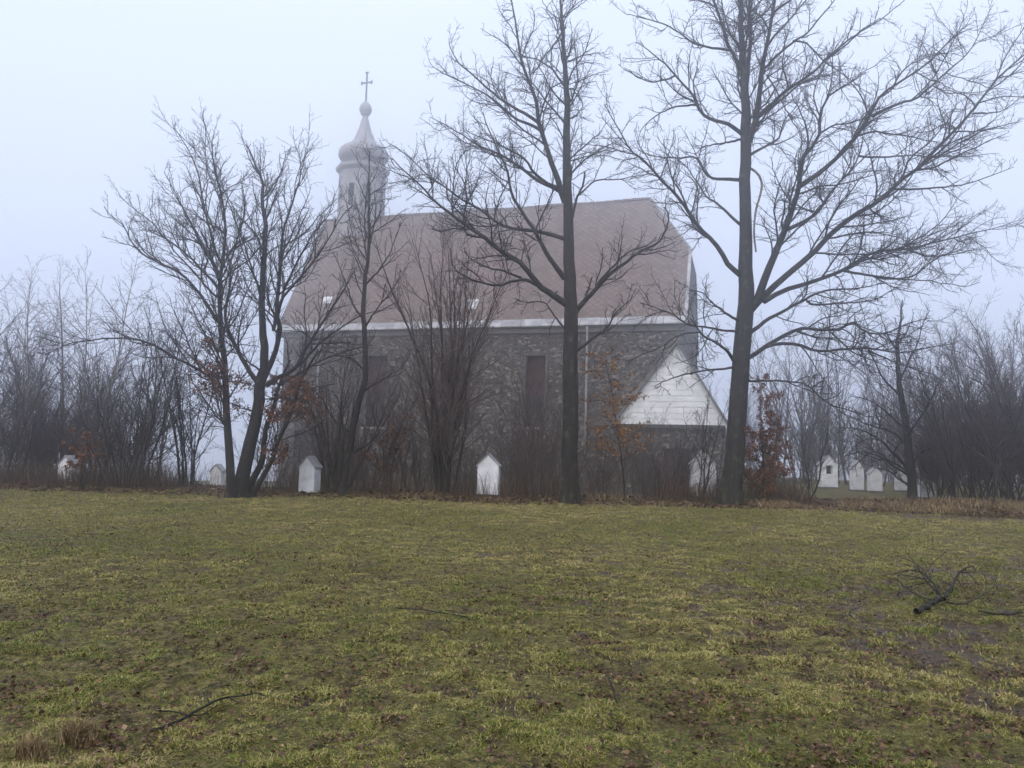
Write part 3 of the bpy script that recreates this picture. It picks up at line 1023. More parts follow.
# --- the middle tree
CT_Y = 24.2
ct_trunk = [(570, 504, 9.5), (570, 480, 8.8), (570, 440, 8.3), (571, 390, 8.1), (570.5, 340, 7.7), (571, 310, 7.2), (569, 260, 6.0), (567.5, 200, 5.0), (566.5, 150, 4.2), (567, 105, 3.3), (565, 75, 2.7), (563.5, 45, 2.2), (561.5, 16, 1.6), (560, -14, 0.8)]
ct_limbs = [
    ([(565, 202), (561, 190), (558, 179), (549, 156), (541.5, 133), (538, 120), (536, 102), (528, 81), (520.6, 57), (516.7, 31), (513, 8), (509, -12)], -1.2, (4.0, 0.6)),
    ([(538, 122), (528, 115), (510, 104), (492, 91), (474, 75), (458, 62), (451, 48), (449, 38)], -1.0, (2.2, 0.4), -0.4),
    ([(541, 131), (530, 125), (517, 120), (502, 109), (484, 94), (458, 81), (435, 69), (429, 61)], 1.5, (2.0, 0.4), -0.4),
    ([(565, 197), (552, 187), (536, 180), (521, 169), (502, 156), (479, 146), (458, 133), (440, 122), (430, 117)], 1.8, (2.9, 0.4)),
    ([(562, 189), (546, 182), (534, 172), (522, 156), (494.6, 142), (466, 130)], -1.7, (2.2, 0.4)),
    ([(565, 279), (555, 264), (545, 248.5), (532, 226), (521.6, 212), (511, 194), (507, 172), (500, 154), (487, 125), (483, 112)], -1.3, (3.3, 0.5)),
    ([(565, 239), (550, 234), (532, 230), (511, 228), (493, 220), (480, 209.5), (461.7, 199), (443.5, 186), (428, 175.6), (412, 160), (396, 147), (388, 143)], 2.2, (2.8, 0.4)),
    ([(567, 304), (550, 291.5), (540, 285), (532, 274.6), (519, 259), (503, 250), (488, 238), (467, 225), (451, 214.7), (433, 201.7), (420, 186), (405, 172), (392, 158)], -2.0, (4.2, 0.5)),
    ([(540, 286), (522, 279), (498, 283.7), (477, 280), (459, 272), (451, 262)], -2.2, (2.3, 0.4), -0.2),
    ([(521, 278), (506, 272), (488, 268), (472, 259), (464, 251)], -0.8, (1.7, 0.4), -0.5),
    ([(574, 315), (578, 309), (586.7, 299), (597, 287.6), (610, 274.6), (628, 260), (641, 250), (659.6, 240.7), (664.8, 230), (670, 217), (664, 207)], -1.6, (3.4, 0.6)),
    ([(597, 286), (612.7, 264), (628, 251), (644, 246), (656, 240)], -0.4, (1.9, 0.4), -0.6),
    ([(586, 297), (589, 288), (592, 277)], 0.3, (1.5, 0.9)),
    ([(575, 353), (589, 339.7), (607.5, 325), (616.6, 311), (628, 302), (636, 288)], 1.6, (2.1, 0.4)),
    ([(571, 222), (577.5, 199), (582.7, 186), (584.8, 171.7)], -0.4, (1.8, 1.0)),
    ([(579, 195), (587, 187), (597, 179.5), (618, 178), (649, 174), (664, 172)], -1.2, (1.1, 0.3)),
    ([(568, 105), (572.7, 96), (576, 81), (575, 57), (574, 34)], 0.5, (1.3, 0.4)),
    ([(576, 83), (593.5, 74), (606.5, 70)], -0.8, (0.9, 0.3), 0.3),
    ([(566, 63), (585.7, 54.7), (604, 52), (610, 46)], 0.8, (1.1, 0.3)),
    ([(565, 58), (569, 50), (572, 39)], -0.2, (1.4, 0.8)),
    ([(533, 75), (545, 57), (556, 42), (566, 27)], 0.4, (0.7, 1.2), -0.6),
    ([(565, 87), (552, 70), (539, 61), (522, 56), (506, 44)], 1.3, (1.5, 0.4)),
    ([(566, 106), (552, 91), (545, 77), (536, 60)], -1.2, (1.3, 0.4)),
    ([(566, 329), (555, 316), (545, 303), (524, 302), (514, 298)], 1.5, (1.4, 0.4)),
    ([(562, 22), (548, 12), (540, -6)], 0.8, (0.9, 0.3)),
    ([(562, 18), (576, 8), (590, -2)], -0.8, (0.9, 0.3)),
]
traced_tree('oak_tree', 'bare oak with one straight dark trunk standing before the church wall', 'tree', ct_trunk, ct_limbs, CT_Y, 11, M['oak_bark'], M['oak_twig'], OAK)

# --- the largest tree on the right
RT_Y = 25.2
rt_trunk = [(730, 505, 11.8), (732, 485, 10.6), (735, 450, 10.0), (737, 420, 9.6), (740, 380, 9.2), (743, 340, 9.0), (746, 300, 8.4), (746, 265, 7.4), (745, 220, 6.3), (745, 180, 5.9), (746, 140, 5.6), (745, 100, 4.6), (743, 60, 3.6), (741, 20, 2.8), (741, -25, 2.0), (742, -75, 0.8)]
rt_limbs = [
    ([(749, 142), (751, 134), (756, 120), (760, 99), (763, 70), (768, 42), (773, 18), (775, 0), (778, -40), (780, -70)], -1.5, (4.0, 0.8)),
    ([(746, 90), (748, 65), (750, 39), (750, 0), (752, -40), (751, -70)], 1.2, (3.0, 0.7)),
    ([(744, 72), (734, 56), (726, 42), (721, 23), (714.6, 5), (709, -14), (704, -40)], -1.4, (2.6, 0.5)),
    ([(731, 50), (709, 47), (691, 42), (678, 31), (662.5, 22), (639, 16), (628, 14)], -2.0, (1.7, 0.4), -0.4),
    ([(744, 136), (730, 125), (709, 117), (699, 107), (691, 92), (675.5, 75.5), (660, 60), (649.5, 51), (636, 42)], -2.2, (2.7, 0.4)),
    ([(699, 105), (678, 107), (657, 117), (641.7, 130), (637, 146)], -1.2, (1.4, 0.3), -0.9),
    ([(676, 76), (652, 81), (626, 70), (618, 64)], -0.8, (1.3, 0.3), -1.5),
    ([(742, 180), (714.6, 178), (705.5, 172), (695, 156), (678, 157.5), (652, 155), (638, 150)], 1.6, (2.3, 0.4)),
    ([(742, 139), (722, 144.5), (704, 148), (695, 155)], -1.5, (1.5, 0.5)),
    ([(742, 277), (727.6, 266), (717, 247.7), (699, 229.5), (691, 219), (680.7, 203), (670, 190), (660, 180), (644, 161), (631, 151), (623, 138), (615.6, 125), (604, 104)], -2.0, (3.4, 0.4)),
    ([(742, 226), (727.6, 214), (714.6, 203), (704, 195.6), (694, 180), (686, 167), (676, 158)], 1.7, (2.0, 0.4)),
    ([(742, 323), (722, 311.5), (709, 300), (701.6, 292), (688, 290)], -1.5, (1.9, 0.4)),
    ([(741, 331), (704, 327), (686, 323), (670, 313), (649, 305), (640, 303)], -2.6, (1.6, 0.4)),
    ([(736, 362), (727.6, 350.6), (714.6, 343), (703, 336), (699, 330), (690, 318)], -1.8, (2.4, 0.5)),
    ([(701, 333), (680, 335), (660, 347), (642, 354), (630, 362)], -0.6, (1.0, 0.3), -1.2),
    ([(735, 367), (709, 370), (688.5, 374), (670, 379), (655, 386)], -2.6, (1.5, 0.4)),
    # right side
    ([(748, 312), (755, 304), (761, 289), (769, 268.5), (779.7, 242.5), (787.5, 224), (795, 203), (799, 189), (803, 159), (818.7, 138), (821, 114.6), (829, 96), (850, 83), (866, 72)], -2.4, (5.4, 0.5)),
    ([(799, 187), (821, 172), (842, 153.6), (860, 133), (871, 114.6), (881, 96), (899, 83), (925.5, 65), (951.5, 39), (972, 28)], -1.6, (3.2, 0.4), -1.5),
    ([(872, 116), (899, 104), (920, 96), (943.7, 75.5), (964.5, 57), (977.5, 39), (993, 5)], 0.9, (1.9, 0.3), -2.4),
    ([(788, 229), (816, 214), (829, 195.6), (842, 180), (850, 172), (860, 153.6), (863, 133), (866, 118)], 1.8, (2.5, 0.4), -1.2),
    ([(859, 156), (881, 157.6), (910, 155), (930, 156), (957, 156), (983, 156)], 1.0, (1.4, 0.3), 0.3),
    ([(750, 311), (756, 305), (777, 284), (798, 266), (816, 250), (834, 232), (858, 214), (881, 200), (899, 182), (920, 167), (936, 148), (957, 128), (980, 101.5), (993, 83), (1009, 68), (1022, 57), (1044, 36)], -3.2, (4.3, 0.5)),
    ([(893, 189), (920, 189), (951.5, 186), (985, 177), (1014, 167)], -1.5, (1.5, 0.3), -1.8),
    ([(954, 132), (980, 130), (1009, 128)], -0.8, (1.1, 0.3), -2.3),
    ([(972, 114), (998, 112), (1024, 96), (1036, 90)], 1.2, (1.1, 0.3), -2.4),
    ([(930, 160), (944, 176), (962, 190)], 1.2, (0.9, 0.3), -2.2),
    ([(764, 301), (782, 291), (803, 284), (829, 274), (842, 269), (855, 261), (876, 250), (904.6, 247.7), (930.7, 242.5), (957, 237), (985, 231), (1016, 221)], 2.2, (3.2, 0.4), -0.4),
    ([(904, 248), (925.5, 255.5), (951.5, 254), (985, 247.7)], 1.0, (1.3, 0.3), 1.0),
    ([(842, 270), (863, 274), (891.6, 279), (915, 276), (930.7, 263), (951.5, 253), (975, 250)], -1.4, (1.8, 0.3), 0.4),
    ([(866, 275), (900, 278), (930, 281), (962, 287), (980, 282)], -2.2, (1.1, 0.3), 0.2),
    ([(749, 334), (766.7, 320.6), (782, 313), (803, 302), (816, 294.6), (834, 289), (856, 288), (885, 283)], -1.8, (2.6, 0.4)),
    ([(806, 301), (813, 305), (842, 303.7), (873, 300), (894, 289), (912, 276)], 1.2, (1.5, 0.3), -0.7),
    ([(747, 358), (769, 344), (787.5, 333.6), (803, 328), (821, 331), (842, 330.5), (852.5, 323), (868, 333.6), (889, 333.6), (910, 323), (930, 318)], -2.6, (2.9, 0.4)),
    ([(765, 347), (777, 344), (798, 344), (816, 350.6), (842, 349), (868, 349), (899, 353), (920, 349), (951.5, 344)], 1.4, (2.3, 0.5), -0.6),
    ([(868, 350), (886, 357), (910, 367.5), (936, 375)], -1.0, (1.2, 0.4), 0.3),
    ([(800, 346), (811, 360), (824, 378), (832, 392)], -1.0, (1.0, 0.3), -0.4),
    ([(744, 382), (776, 381), (804, 385), (826, 404), (849, 412), (870, 418)], -1.8, (1.5, 0.4)),
    ([(832, 334), (852, 352), (874, 360), (896, 372)], -1.4, (1.2, 0.3), -1.2),
    ([(748, 156), (766.7, 146), (780, 138), (786, 120), (795, 109), (800, 98)], 1.5, (1.9, 0.4)),
    ([(758, 116), (777, 99), (793, 86), (808, 75.5), (821, 65), (829, 57), (847, 44), (860, 31), (880, 18)], -2.0, (2.4, 0.4), -0.3),
    ([(758, 118), (778, 103), (800, 85), (818, 77), (826, 63), (838, 48)], 1.6, (2.0, 0.4), -0.2),
    ([(764, 68), (782, 49.5), (793, 40), (806, 31), (819, 16), (834, 0), (845, -14)], -1.0, (1.9, 0.4), -0.8),
    ([(793, 40), (808, 43), (821, 57), (834, 68), (858, 86), (873, 96)], -1.4, (1.2, 0.3), -1.2),
    ([(766, 74), (775, 88), (782, 101.6), (793, 122), (806, 146)], 1.2, (1.1, 0.3), -0.6),
    ([(767, 45), (790, 20), (812, -5), (830, -22)], 1.5, (1.6, 0.4), -1.0),
    ([(774, 12), (800, -8), (830, -30)], -1.5, (1.4, 0.4), -1.2),
    ([(743, 55), (728, 30), (722, 5), (716, -25)], 1.6, (1.5, 0.4)),
    ([(716, 8), (700, 0), (684, -2), (660, -12)], -1.0, (1.2, 0.3), -1.0),
    ([(823, 60), (848, 40), (880, 20), (900, 4), (915, -10)], -1.0, (1.4, 0.3), -1.6),
]
rt_root, rt_tw, rt_off = traced_tree('oak_tree', 'largest bare tree with thick forking trunk and wide crown right of the porch', 'tree', rt_trunk, rt_limbs, RT_Y, 23, M['oak_bark'], M['oak_twig'], OAK)
vp, vr = trace([(750, 168), (758, 174), (762, 184), (760, 196), (756, 210), (754, 232), (756, 252)], RT_Y, -0.5, (1.3, 0.9), 16)
vp = vp - rt_off
link('broken_branch', tube_mesh('broken_branch', [(vp[None], vr[None], 7)], M['pale_wood']), rt_root)

# --- the forked clump on the left
LT_Y = 23.6
lt_trunk = [(238, 500, 10), (238, 490, 8), (243, 474, 7.2), (249, 450, 6.6), (254, 428, 6.2), (259, 404, 5.8), (260, 382, 5.6), (265, 364, 4.6), (264, 340, 4.0), (262, 318, 3.4), (263, 276, 3.0), (264, 250, 2.7), (265.4, 224, 2.3), (262, 198, 1.8), (262.8, 180, 1.5), (256, 167, 1.1), (248, 146, 0.6)]
lt_limbs = [
    ([(234, 499), (231.6, 487), (230, 456), (228, 422), (228, 388), (226, 362), (222.5, 336), (222.5, 312), (222, 281), (225, 258), (226, 237), (226, 218), (222, 193), (214.6, 167), (212, 141)], -0.9, (5.6, 0.5), -0.3),
    ([(246, 498), (254, 478), (264, 456), (267, 427), (274.6, 409), (280, 385), (290, 360)], 1.2, (4.6, 1.5), 0.4),
    ([(252, 499), (262, 480), (273, 462), (280, 440), (292, 410), (300, 380), (318, 350)], -1.0, (3.6, 1.0), 0.3),
    ([(261, 384), (251, 372.5), (238, 349), (229, 333.5), (225, 315), (230, 281), (227.6, 250), (222, 225)], 1.3, (3.2, 0.5)),
    ([(262, 382), (274.6, 352), (279, 325.6), (275, 313), (278, 276), (282, 237), (287.5, 216), (298, 185), (305.7, 159), (308, 148)], -1.2, (3.6, 0.4)),
    ([(262, 198), (272, 188), (282, 169.5), (291, 146)], 0.5, (1.4, 0.3)),
    ([(266, 386), (277, 378), (295, 368), (306, 349), (316, 333.5), (332, 310), (345, 292), (356, 268)], 1.4, (3.0, 0.5), -0.2),
    ([(276, 318), (284, 289), (298, 260.6), (313.5, 232), (329, 216), (334, 196)], 1.2, (2.1, 0.4), -0.6),
    ([(274, 330), (283, 300), (303, 273.6), (321, 250), (339.6, 219), (352, 206)], -1.4, (2.0, 0.4), -0.6),
    ([(223, 330), (214.6, 318), (204, 302), (194, 289), (178, 273.6), (157, 263), (139, 253), (128.6, 237), (123.4, 224), (112, 216), (104, 206)], -1.6, (2.3, 0.4), -0.6),
    ([(223, 292), (220, 276), (209, 255.5), (196, 232), (183, 208.5), (173, 188), (164, 172)], 1.3, (2.2, 0.4), -0.6),
    ([(221, 284), (212, 264), (201.6, 245), (190, 222), (178, 201), (170, 185)], -1.2, (1.6, 0.4), -0.6),
    ([(224, 268), (212, 242), (204, 201), (199, 172), (188.5, 149), (178, 133)], -0.6, (1.9, 0.4), -0.6),
    ([(220, 292), (204, 273.6), (186, 255.5), (165, 237), (149.5, 219), (131, 206), (120, 196)], 1.5, (1.8, 0.4), -0.6),
    ([(221, 300), (208, 290), (192, 270), (176, 254), (160, 228), (150, 208)], -0.3, (1.5, 0.3), -0.6),
    ([(262, 300), (256, 281), (248.4, 263), (238, 232), (227.6, 201), (222, 182)], -1.2, (1.6, 0.3)),
    ([(263, 250), (257.5, 234.6), (246, 221.6), (233, 206), (226, 192)], 1.0, (1.4, 0.3)),
    ([(264, 234), (266, 212), (268, 190), (262, 168), (266, 150)], 0.9, (1.3, 0.3)),
    ([(228, 392), (216, 383), (191, 366), (173, 358), (150, 345), (120, 340), (75, 343), (45, 355)], -1.8, (2.0, 0.4), -0.3),
    ([(224, 355), (212, 345), (200, 325), (188, 300), (180, 290)], 1.2, (1.5, 0.3), -0.3),
    ([(262, 372), (248, 362), (236, 352), (222, 350), (206, 340)], 1.6, (1.3, 0.3)),
    ([(278, 385), (300, 372), (322, 360), (345, 352), (372, 345)], -0.8, (1.8, 0.4)),
    ([(270, 400), (290, 392), (310, 388), (335, 384)], -1.2, (1.2, 0.4)),
    ([(300, 366), (318, 345), (340, 330), (362, 316), (385, 310)], 0.8, (1.6, 0.4), 0.6),
    ([(226, 370), (210, 378), (198, 374), (190, 368)], -0.8, (1.2, 0.4)),
    ([(214, 232), (206, 205), (207, 180), (204, 150), (203, 138)], 0.4, (1.1, 0.3), -0.6),
    ([(229, 262), (238, 240), (246, 205), (240, 178)], -0.6, (1.2, 0.3), -0.4),
    ([(260, 402), (276, 398), (294, 402), (318, 404)], -1.2, (0.9, 0.3)), ([(258, 412), (242, 408), (222, 398), (206, 388)], -1.0, (0.9, 0.3)),
    ([(266, 424), (282, 416), (300, 412), (314, 414)], -0.8, (0.9, 0.3), 0.3), ([(252, 384), (236, 382), (222, 378), (196, 364)], -0.9, (0.9, 0.3)),
    ([(262, 386), (280, 382), (300, 384), (316, 380)], -1.0, (0.8, 0.3)), ([(262, 452), (272, 448), (284, 452)], -0.6, (0.8, 0.3), 0.3),
]
BEECH = [dict(spacing=0.25, t0=0.15, ang=(36, 12), lr=0.36, lmin=0.4, lmax=2.4, N=9, crook=0.13, up=0.055, rfac=0.6, rmin=0.0055, slim=0.0095),
         dict(spacing=0.14, t0=0.10, ang=(38, 14), lr=0.44, lmin=0.18, lmax=1.1, N=6, crook=0.16, up=0.05, rfac=0.65, rmin=0.0042, slim=0.009),
         dict(spacing=0.17, t0=0.15, ang=(40, 14), lr=0.42, lmin=0.10, lmax=0.45, N=4, crook=0.18, up=0.04, rfac=0.7, rmin=0.0034, slim=0.008)]
lt_root, lt_tw, lt_off = traced_tree('beech_tree', 'forked tree with rusty leaves clinging to its low boughs left of the church', 'tree', lt_trunk, lt_limbs, LT_Y, 31, M['dark_bark'], M['dark_twig'], BEECH, skirt=1.4)
rng = np.random.default_rng(5)


def low_leaf(off, rects):
    def f(P):
        W = P + off
        d = W - EYE
        x = d @ rgt; y = d @ upv; z = d @ fwd
        px = 512 + F * x / z; py = 384 - F * y / z
        ok = np.zeros(len(P), bool)
        for a, b, c, e in rects:
            ok |= (px > a) & (px < b) & (py > c) & (py < e)
        return ok
    return f


lt_rects = [(190, 226, 360, 392), (225, 310, 374, 394), (226, 324, 394, 420), (260, 290, 440, 464), (202, 212, 338, 348)]
twg = np.concatenate([lt_tw[1][0][:, -4:], lt_tw[2][0][:, -4:]])
Vl, Fl, tl = leaves_on(rng, twg, 5600, 0.074, low_leaf(lt_off, lt_rects))
link('leaves', fast_mesh('leaves', Vl, Fl, M['rust_leaf'], {'tint': tl}), lt_root)

# --- the slim curved pole of a tree before the turret
pt_trunk = [(342, 495, 4.2), (344, 480, 3.9), (350, 445, 3.6), (358, 404, 3.3), (364, 385, 3.1), (366, 368, 3.0), (364.4, 336, 2.7), (363.5, 310, 2.4), (365, 278, 2.1), (369, 247, 1.8), (369, 211, 1.4), (369, 180, 0.9), (370, 150, 0.5)]
pt_limbs = [([(364, 330), (376, 310), (392, 292), (410, 262)], 1.0, (1.3, 0.3)), ([(364, 320), (352, 300), (340, 270), (332, 250)], -0.9, (1.2, 0.3)),
            ([(365, 285), (380, 268), (394, 240), (402, 222)], -0.8, (1.2, 0.3)), ([(367, 260), (356, 240), (348, 212), (346, 198)], 0.8, (1.0, 0.3)),
            ([(369, 232), (382, 212), (392, 196)], 0.6, (0.9, 0.3)), ([(369, 205), (360, 188), (354, 172)], -0.5, (0.8, 0.3)),
            ([(366, 372), (352, 360), (330, 352), (312, 350)], -1.0, (1.2, 0.3)), ([(362, 392), (380, 380), (396, 372), (410, 356)], 0.9, (1.1, 0.3)),
            ([(352, 435), (334, 420), (322, 396), (318, 374)], 0.7, (1.2, 0.3)), ([(348, 455), (370, 440), (386, 420), (400, 395)], -0.7, (1.2, 0.3)),
            ([(369, 190), (378, 170), (380, 156)], 0.3, (0.7, 0.3)), ([(350, 440), (340, 415), (344, 380), (352, 350)], 0.8, (1.2, 0.3))]
traced_tree('slim_tree', 'slim bare pole of a tree curving up before the church turret', 'tree', pt_trunk, pt_limbs, 24.6, 41, M['dark_bark'], M['dark_twig'], BEECH)

# --- leaning dark tree at the right thicket
kt_trunk = [(912, 500, 5), (912, 485, 4.4), (910, 460, 4.0), (905, 420, 3.4), (900, 390, 2.8), (897, 350, 2.0), (900, 326, 1.2), (902, 300, 0.6)]
kt_limbs = [([(910, 470), (896, 455), (880, 440), (860, 430), (838, 428)], -1.4, (2.0, 0.4)), ([(911, 478), (898, 470), (880, 458), (862, 452), (846, 456)], 1.0, (1.6, 0.4)),
            ([(906, 430), (890, 415), (872, 402), (850, 396)], 1.2, (1.6, 0.4)), ([(905, 440), (918, 420), (932, 396), (946, 370)], -1.0, (1.8, 0.4)),
            ([(901, 396), (884, 378), (872, 356), (864, 336)], -0.8, (1.5, 0.4)), ([(900, 380), (914, 352), (922, 326), (930, 310)], 0.9, (1.4, 0.4)),
            ([(898, 352), (886, 330), (878, 308)], 0.6, (1.2, 0.3)), ([(898, 345), (908, 330), (914, 312)], -0.6, (1.0, 0.3)), ([(908, 445), (890, 432), (868, 424), (840, 412)], 0.6, (1.5, 0.4)), ([(911, 474), (892, 462), (872, 452), (850, 470)], -0.4, (1.3, 0.4)),
            ([(911, 465), (925, 452), (944, 444), (960, 430)], 0.8, (1.6, 0.4)), ([(912, 486), (900, 480), (888, 470), (874, 468)], -0.8, (1.3, 0.4))]
traced_tree('leaning_tree', 'dark leaning tree with low drooping boughs beside the hazy shrines', 'tree', kt_trunk, kt_limbs, 29.5, 43, M['dark_bark'], M['dark_twig'], OAK)


# ------------------------------------------------------------------ procedural shrubs and thin trees
def stems(rng, n, h, spread, r0, N=16, crook=0.05, base=0.18, up=0.05):
    P, R = [], []
    for k in range(n):
        a = rng.uniform(0, 2 * math.pi)
        lean = spread * math.sqrt(rng.random())
        d = np.array([math.cos(a) * lean, math.sin(a) * lean, 1.0]); d /= np.linalg.norm(d)
        hh = h * rng.uniform(0.55, 1.0) if k else h
        p = np.array([math.cos(a) * base * rng.random(), math.sin(a) * base * rng.random(), -0.15])
        pts = [p]
        for i in range(N - 1):
            d = norm(d + rng.normal(size=3) * crook + np.array([0, 0, up * lean]))
            p = p + d * hh / (N - 1) / max(d[2], 0.6) * 0.98
            pts.append(p)
        P.append(np.array(pts)); rr = r0 * rng.uniform(0.55, 1.0) * (hh / h)
        R.append(0.004 + (rr - 0.004) * np.linspace(1, 0, N) ** 0.9)
    return np.stack(P), np.stack(R)


def shrub_meshes(seed, n, h, spread, r0, bark, twig, lev, crook=0.05, base=0.2, name='shrub'):
    rng = np.random.default_rng(seed)
    P, R = stems(rng, n, h, spread, r0, crook=crook, base=base)
    tw_ = grow(rng, [(P[i], R[i]) for i in range(len(P))], lev)
    a = tube_mesh('stem', [(P, R, 6)], bark)
    b = tube_mesh('crown', [(p, r, (4, 3, 3)[i]) for i, (p, r) in enumerate(tw_)], twig)
    return a, b, tw_


SHRUB = [dict(spacing=0.24, t0=0.12, ang=(32, 12), lr=0.32, lmin=0.25, lmax=1.7, N=8, crook=0.12, up=0.06, rfac=0.6, rmin=0.005, slim=0.008),
         dict(spacing=0.20, t0=0.10, ang=(36, 14), lr=0.40, lmin=0.12, lmax=0.8, N=5, crook=0.15, up=0.05, rfac=0.7, rmin=0.0038, slim=0.008),
         dict(spacing=0.22, t0=0.15, ang=(38, 14), lr=0.45, lmin=0.08, lmax=0.35, N=4, crook=0.18, up=0.04, rfac=0.7, rmin=0.003, slim=0.008)]
DENSE = [dict(SHRUB[0], spacing=0.17), dict(SHRUB[1], spacing=0.16), dict(SHRUB[2], spacing=0.20)]
BIRCH = [dict(spacing=0.22, t0=0.2, ang=(40, 12), lr=0.26, lmin=0.3, lmax=1.9, N=9, crook=0.09, up=0.03, rfac=0.5, rmin=0.005, slim=0.0075),
         dict(spacing=0.17, t0=0.1, ang=(35, 14), lr=0.42, lmin=0.2, lmax=0.9, N=7, crook=0.10, up=-0.06, rfac=0.7, rmin=0.0036, slim=0.005),
         dict(spacing=0.20, t0=0.15, ang=(34, 14), lr=0.5, lmin=0.1, lmax=0.5, N=5, crook=0.10, up=-0.10, rfac=0.7, rmin=0.003, slim=0.005)]


def place(px, Y, dz=0.0):
    p = at(px, 495, Y)
    return np.array([p[0], Y, float(ground_h(p[0], Y)) + dz])


def plant(name, label, cat, px, Y, meshes, rz=0, scale=1.0, group=None, leaves=None):
    e = empty(name, place(px, Y), rz)
    e.scale = (scale,) * 3
    link('stem', meshes[0], e); link('crown', meshes[1], e)
    if leaves:
        link('leaves', leaves, e)
    tag(e, label, cat, group)
    return e


OPEN = [dict(SHRUB[0], spacing=0.34, ang=(30, 10), lmin=0.5, lmax=2.3), dict(SHRUB[1], spacing=0.26), dict(SHRUB[2], spacing=0.28)]
# fan-shaped shrub in front of the nave, with more one-off shrubs
fan = shrub_meshes(71, 17, 9.8, 0.235, 0.085, M['dark_bark'], M['brush_twig'], OPEN, 0.055, 0.25)
plant('fan_shrub', 'tall many-stemmed shrub fanning out before the middle of the church', 'shrub', 444, 25.6, fan)
cl = shrub_meshes(72, 16, 5.4, 0.30, 0.055, M['dark_bark'], M['brush_twig'], SHRUB, 0.06, 0.5)
plant('dark_shrub', 'dark bundle of stems right of the shrine under the low window', 'shrub', 336, 26.3, cl)
c2 = shrub_meshes(73, 16, 4.6, 0.26, 0.035, M['grey_bark'], M['brush_twig'], SHRUB, 0.06, 0.5)
plant('low_shrub', 'bushy reddish shrub just left of the straight oak trunk', 'shrub', 541, 26.3, c2)
c3 = shrub_meshes(74, 12, 3.2, 0.34, 0.03, M['dark_bark'], M['brown_twig'], DENSE, 0.07, 0.5)
plant('porch_shrub', 'bare brown shrub growing below the white porch gable', 'shrub', 668, 27.0, c3)
c4 = shrub_meshes(75, 4, 3.9, 0.40, 0.04, M['dark_bark'], M['dark_twig'], SHRUB, 0.09, 0.3)
plant('crooked_shrub', 'crooked dark shrub in front of the white shrine by the largest trunk', 'shrub', 703, 26.2, c4)
c5 = shrub_meshes(76, 3, 3.0, 0.42, 0.04, M['dark_bark'], M['dark_twig'], SHRUB, 0.10, 0.08)
plant('small_tree', 'small bare spreading tree before the shrine with the niche', 'tree', 806, 26.6, c5)
c6 = shrub_meshes(77, 9, 5.6, 0.22, 0.035, M['grey_bark'], M['brown_twig'], SHRUB, 0.05, 0.6)
plant('thin_shrub', 'thin sparse shrub between the curved pole tree and the fan shrub', 'shrub', 388, 27.4, c6)
plant('thin_shrub', 'thin shrub between the fan shrub and the straight oak, behind the second shrine', 'shrub', 512, 30.5, c6, 1.7, 0.95)
plant('thin_shrub', 'sparse twiggy shrub at the church corner right of the orange sapling', 'shrub', 645, 30.0, c6, 3.1, 0.7)


def leafy(name, label, seed, px, Y, n, h, spread, r, leafmat, nl, size, lo, hi, cat='sapling', lev=SHRUB):
    a, b, tw_ = shrub_meshes(seed, n, h, spread, r, M['dark_bark'], M['dark_twig'], lev, 0.05, 0.12)
    rng = np.random.default_rng(seed + 1)
    T = np.concatenate([t[0][:, -4:] for t in tw_[:3] if t[0].shape[1] >= 4])
    Vl, Fl, tl = leaves_on(rng, T, nl, size, lambda P: (P[:, 2] > lo) & (P[:, 2] < hi))
    me = fast_mesh('leaves', Vl, Fl, leafmat, {'tint': tl})
    return plant(name, label, cat, px, Y, (a, b), rng.uniform(0, 6), 1.0, None, me)


leafy('oak_sapling', 'slender oak sapling with sparse ochre leaves left of the porch', 81, 623, 25.6, 1, 5.0, 0.03, 0.045, M['ochre_leaf'], 2100, 0.078, 1.4, 4.9,
      lev=[dict(SHRUB[0], ang=(62, 12), t0=0.2, up=0.02, lmin=0.5, lmax=1.25, spacing=0.13), SHRUB[1], SHRUB[2]])
leafy('beech_sapling', 'beech sapling in withered rust brown leaf right of the largest trunk', 82, 762, 25.9, 5, 4.2, 0.34, 0.035, M['rust_leaf'], 7000, 0.078, 0.2, 4.4,
      lev=[dict(DENSE[0], ang=(58, 12), up=0.01, lmax=1.4, lmin=0.5), SHRUB[1], SHRUB[2]])
leafy('beech_sapling', 'low beech sapling with rusty leaves before the left thicket shrine', 83, 80, 24.5, 4, 2.0, 0.5, 0.03, M['rust_leaf'], 1600, 0.07, 0.75, 1.9,
      lev=[dict(SHRUB[0], ang=(62, 12), up=0.0, lmax=1.6, lmin=0.5), SHRUB[1], SHRUB[2]])
leafy('beech_sapling', 'thin russet-leaved sapling left of the fan shrub by the church wall', 84, 372, 26.2, 3, 3.0, 0.3, 0.025, M['rust_leaf'], 700, 0.085, 0.5, 2.6,
      lev=[dict(SHRUB[0], ang=(58, 12), up=0.0, lmax=1.2), SHRUB[1], SHRUB[2]])

WG = 'wispy shrubs under the church wall'
wi = shrub_meshes(78, 10, 4.2, 0.30, 0.024, M['dark_bark'], M['brush_twig'], SHRUB, 0.07, 0.7)
for px, Y, s_, lb in [(268, 27.5, .8, 'wispy brown shrub left of the shrine under the low window'), (352, 28.5, 1.0, 'wispy brown shrub behind the foot of the curved pole tree'),
                      (414, 27.6, .85, 'wispy brown shrub touching the left side of the fan shrub'), (470, 30.5, 1.0, 'wispy shrub standing behind the second shrine'),
                      (530, 28.6, 1.0, 'wispy brown shrub behind the bushy reddish shrub'), (600, 27.6, .7, 'wispy brown shrub just right of the straight oak trunk'),
                      (678, 28.6, .7, 'wispy brown shrub left of the shrine by the largest trunk')]:
    plant('wispy_shrub', lb, 'shrub', px, Y, wi, px * 1.7, s_, WG)

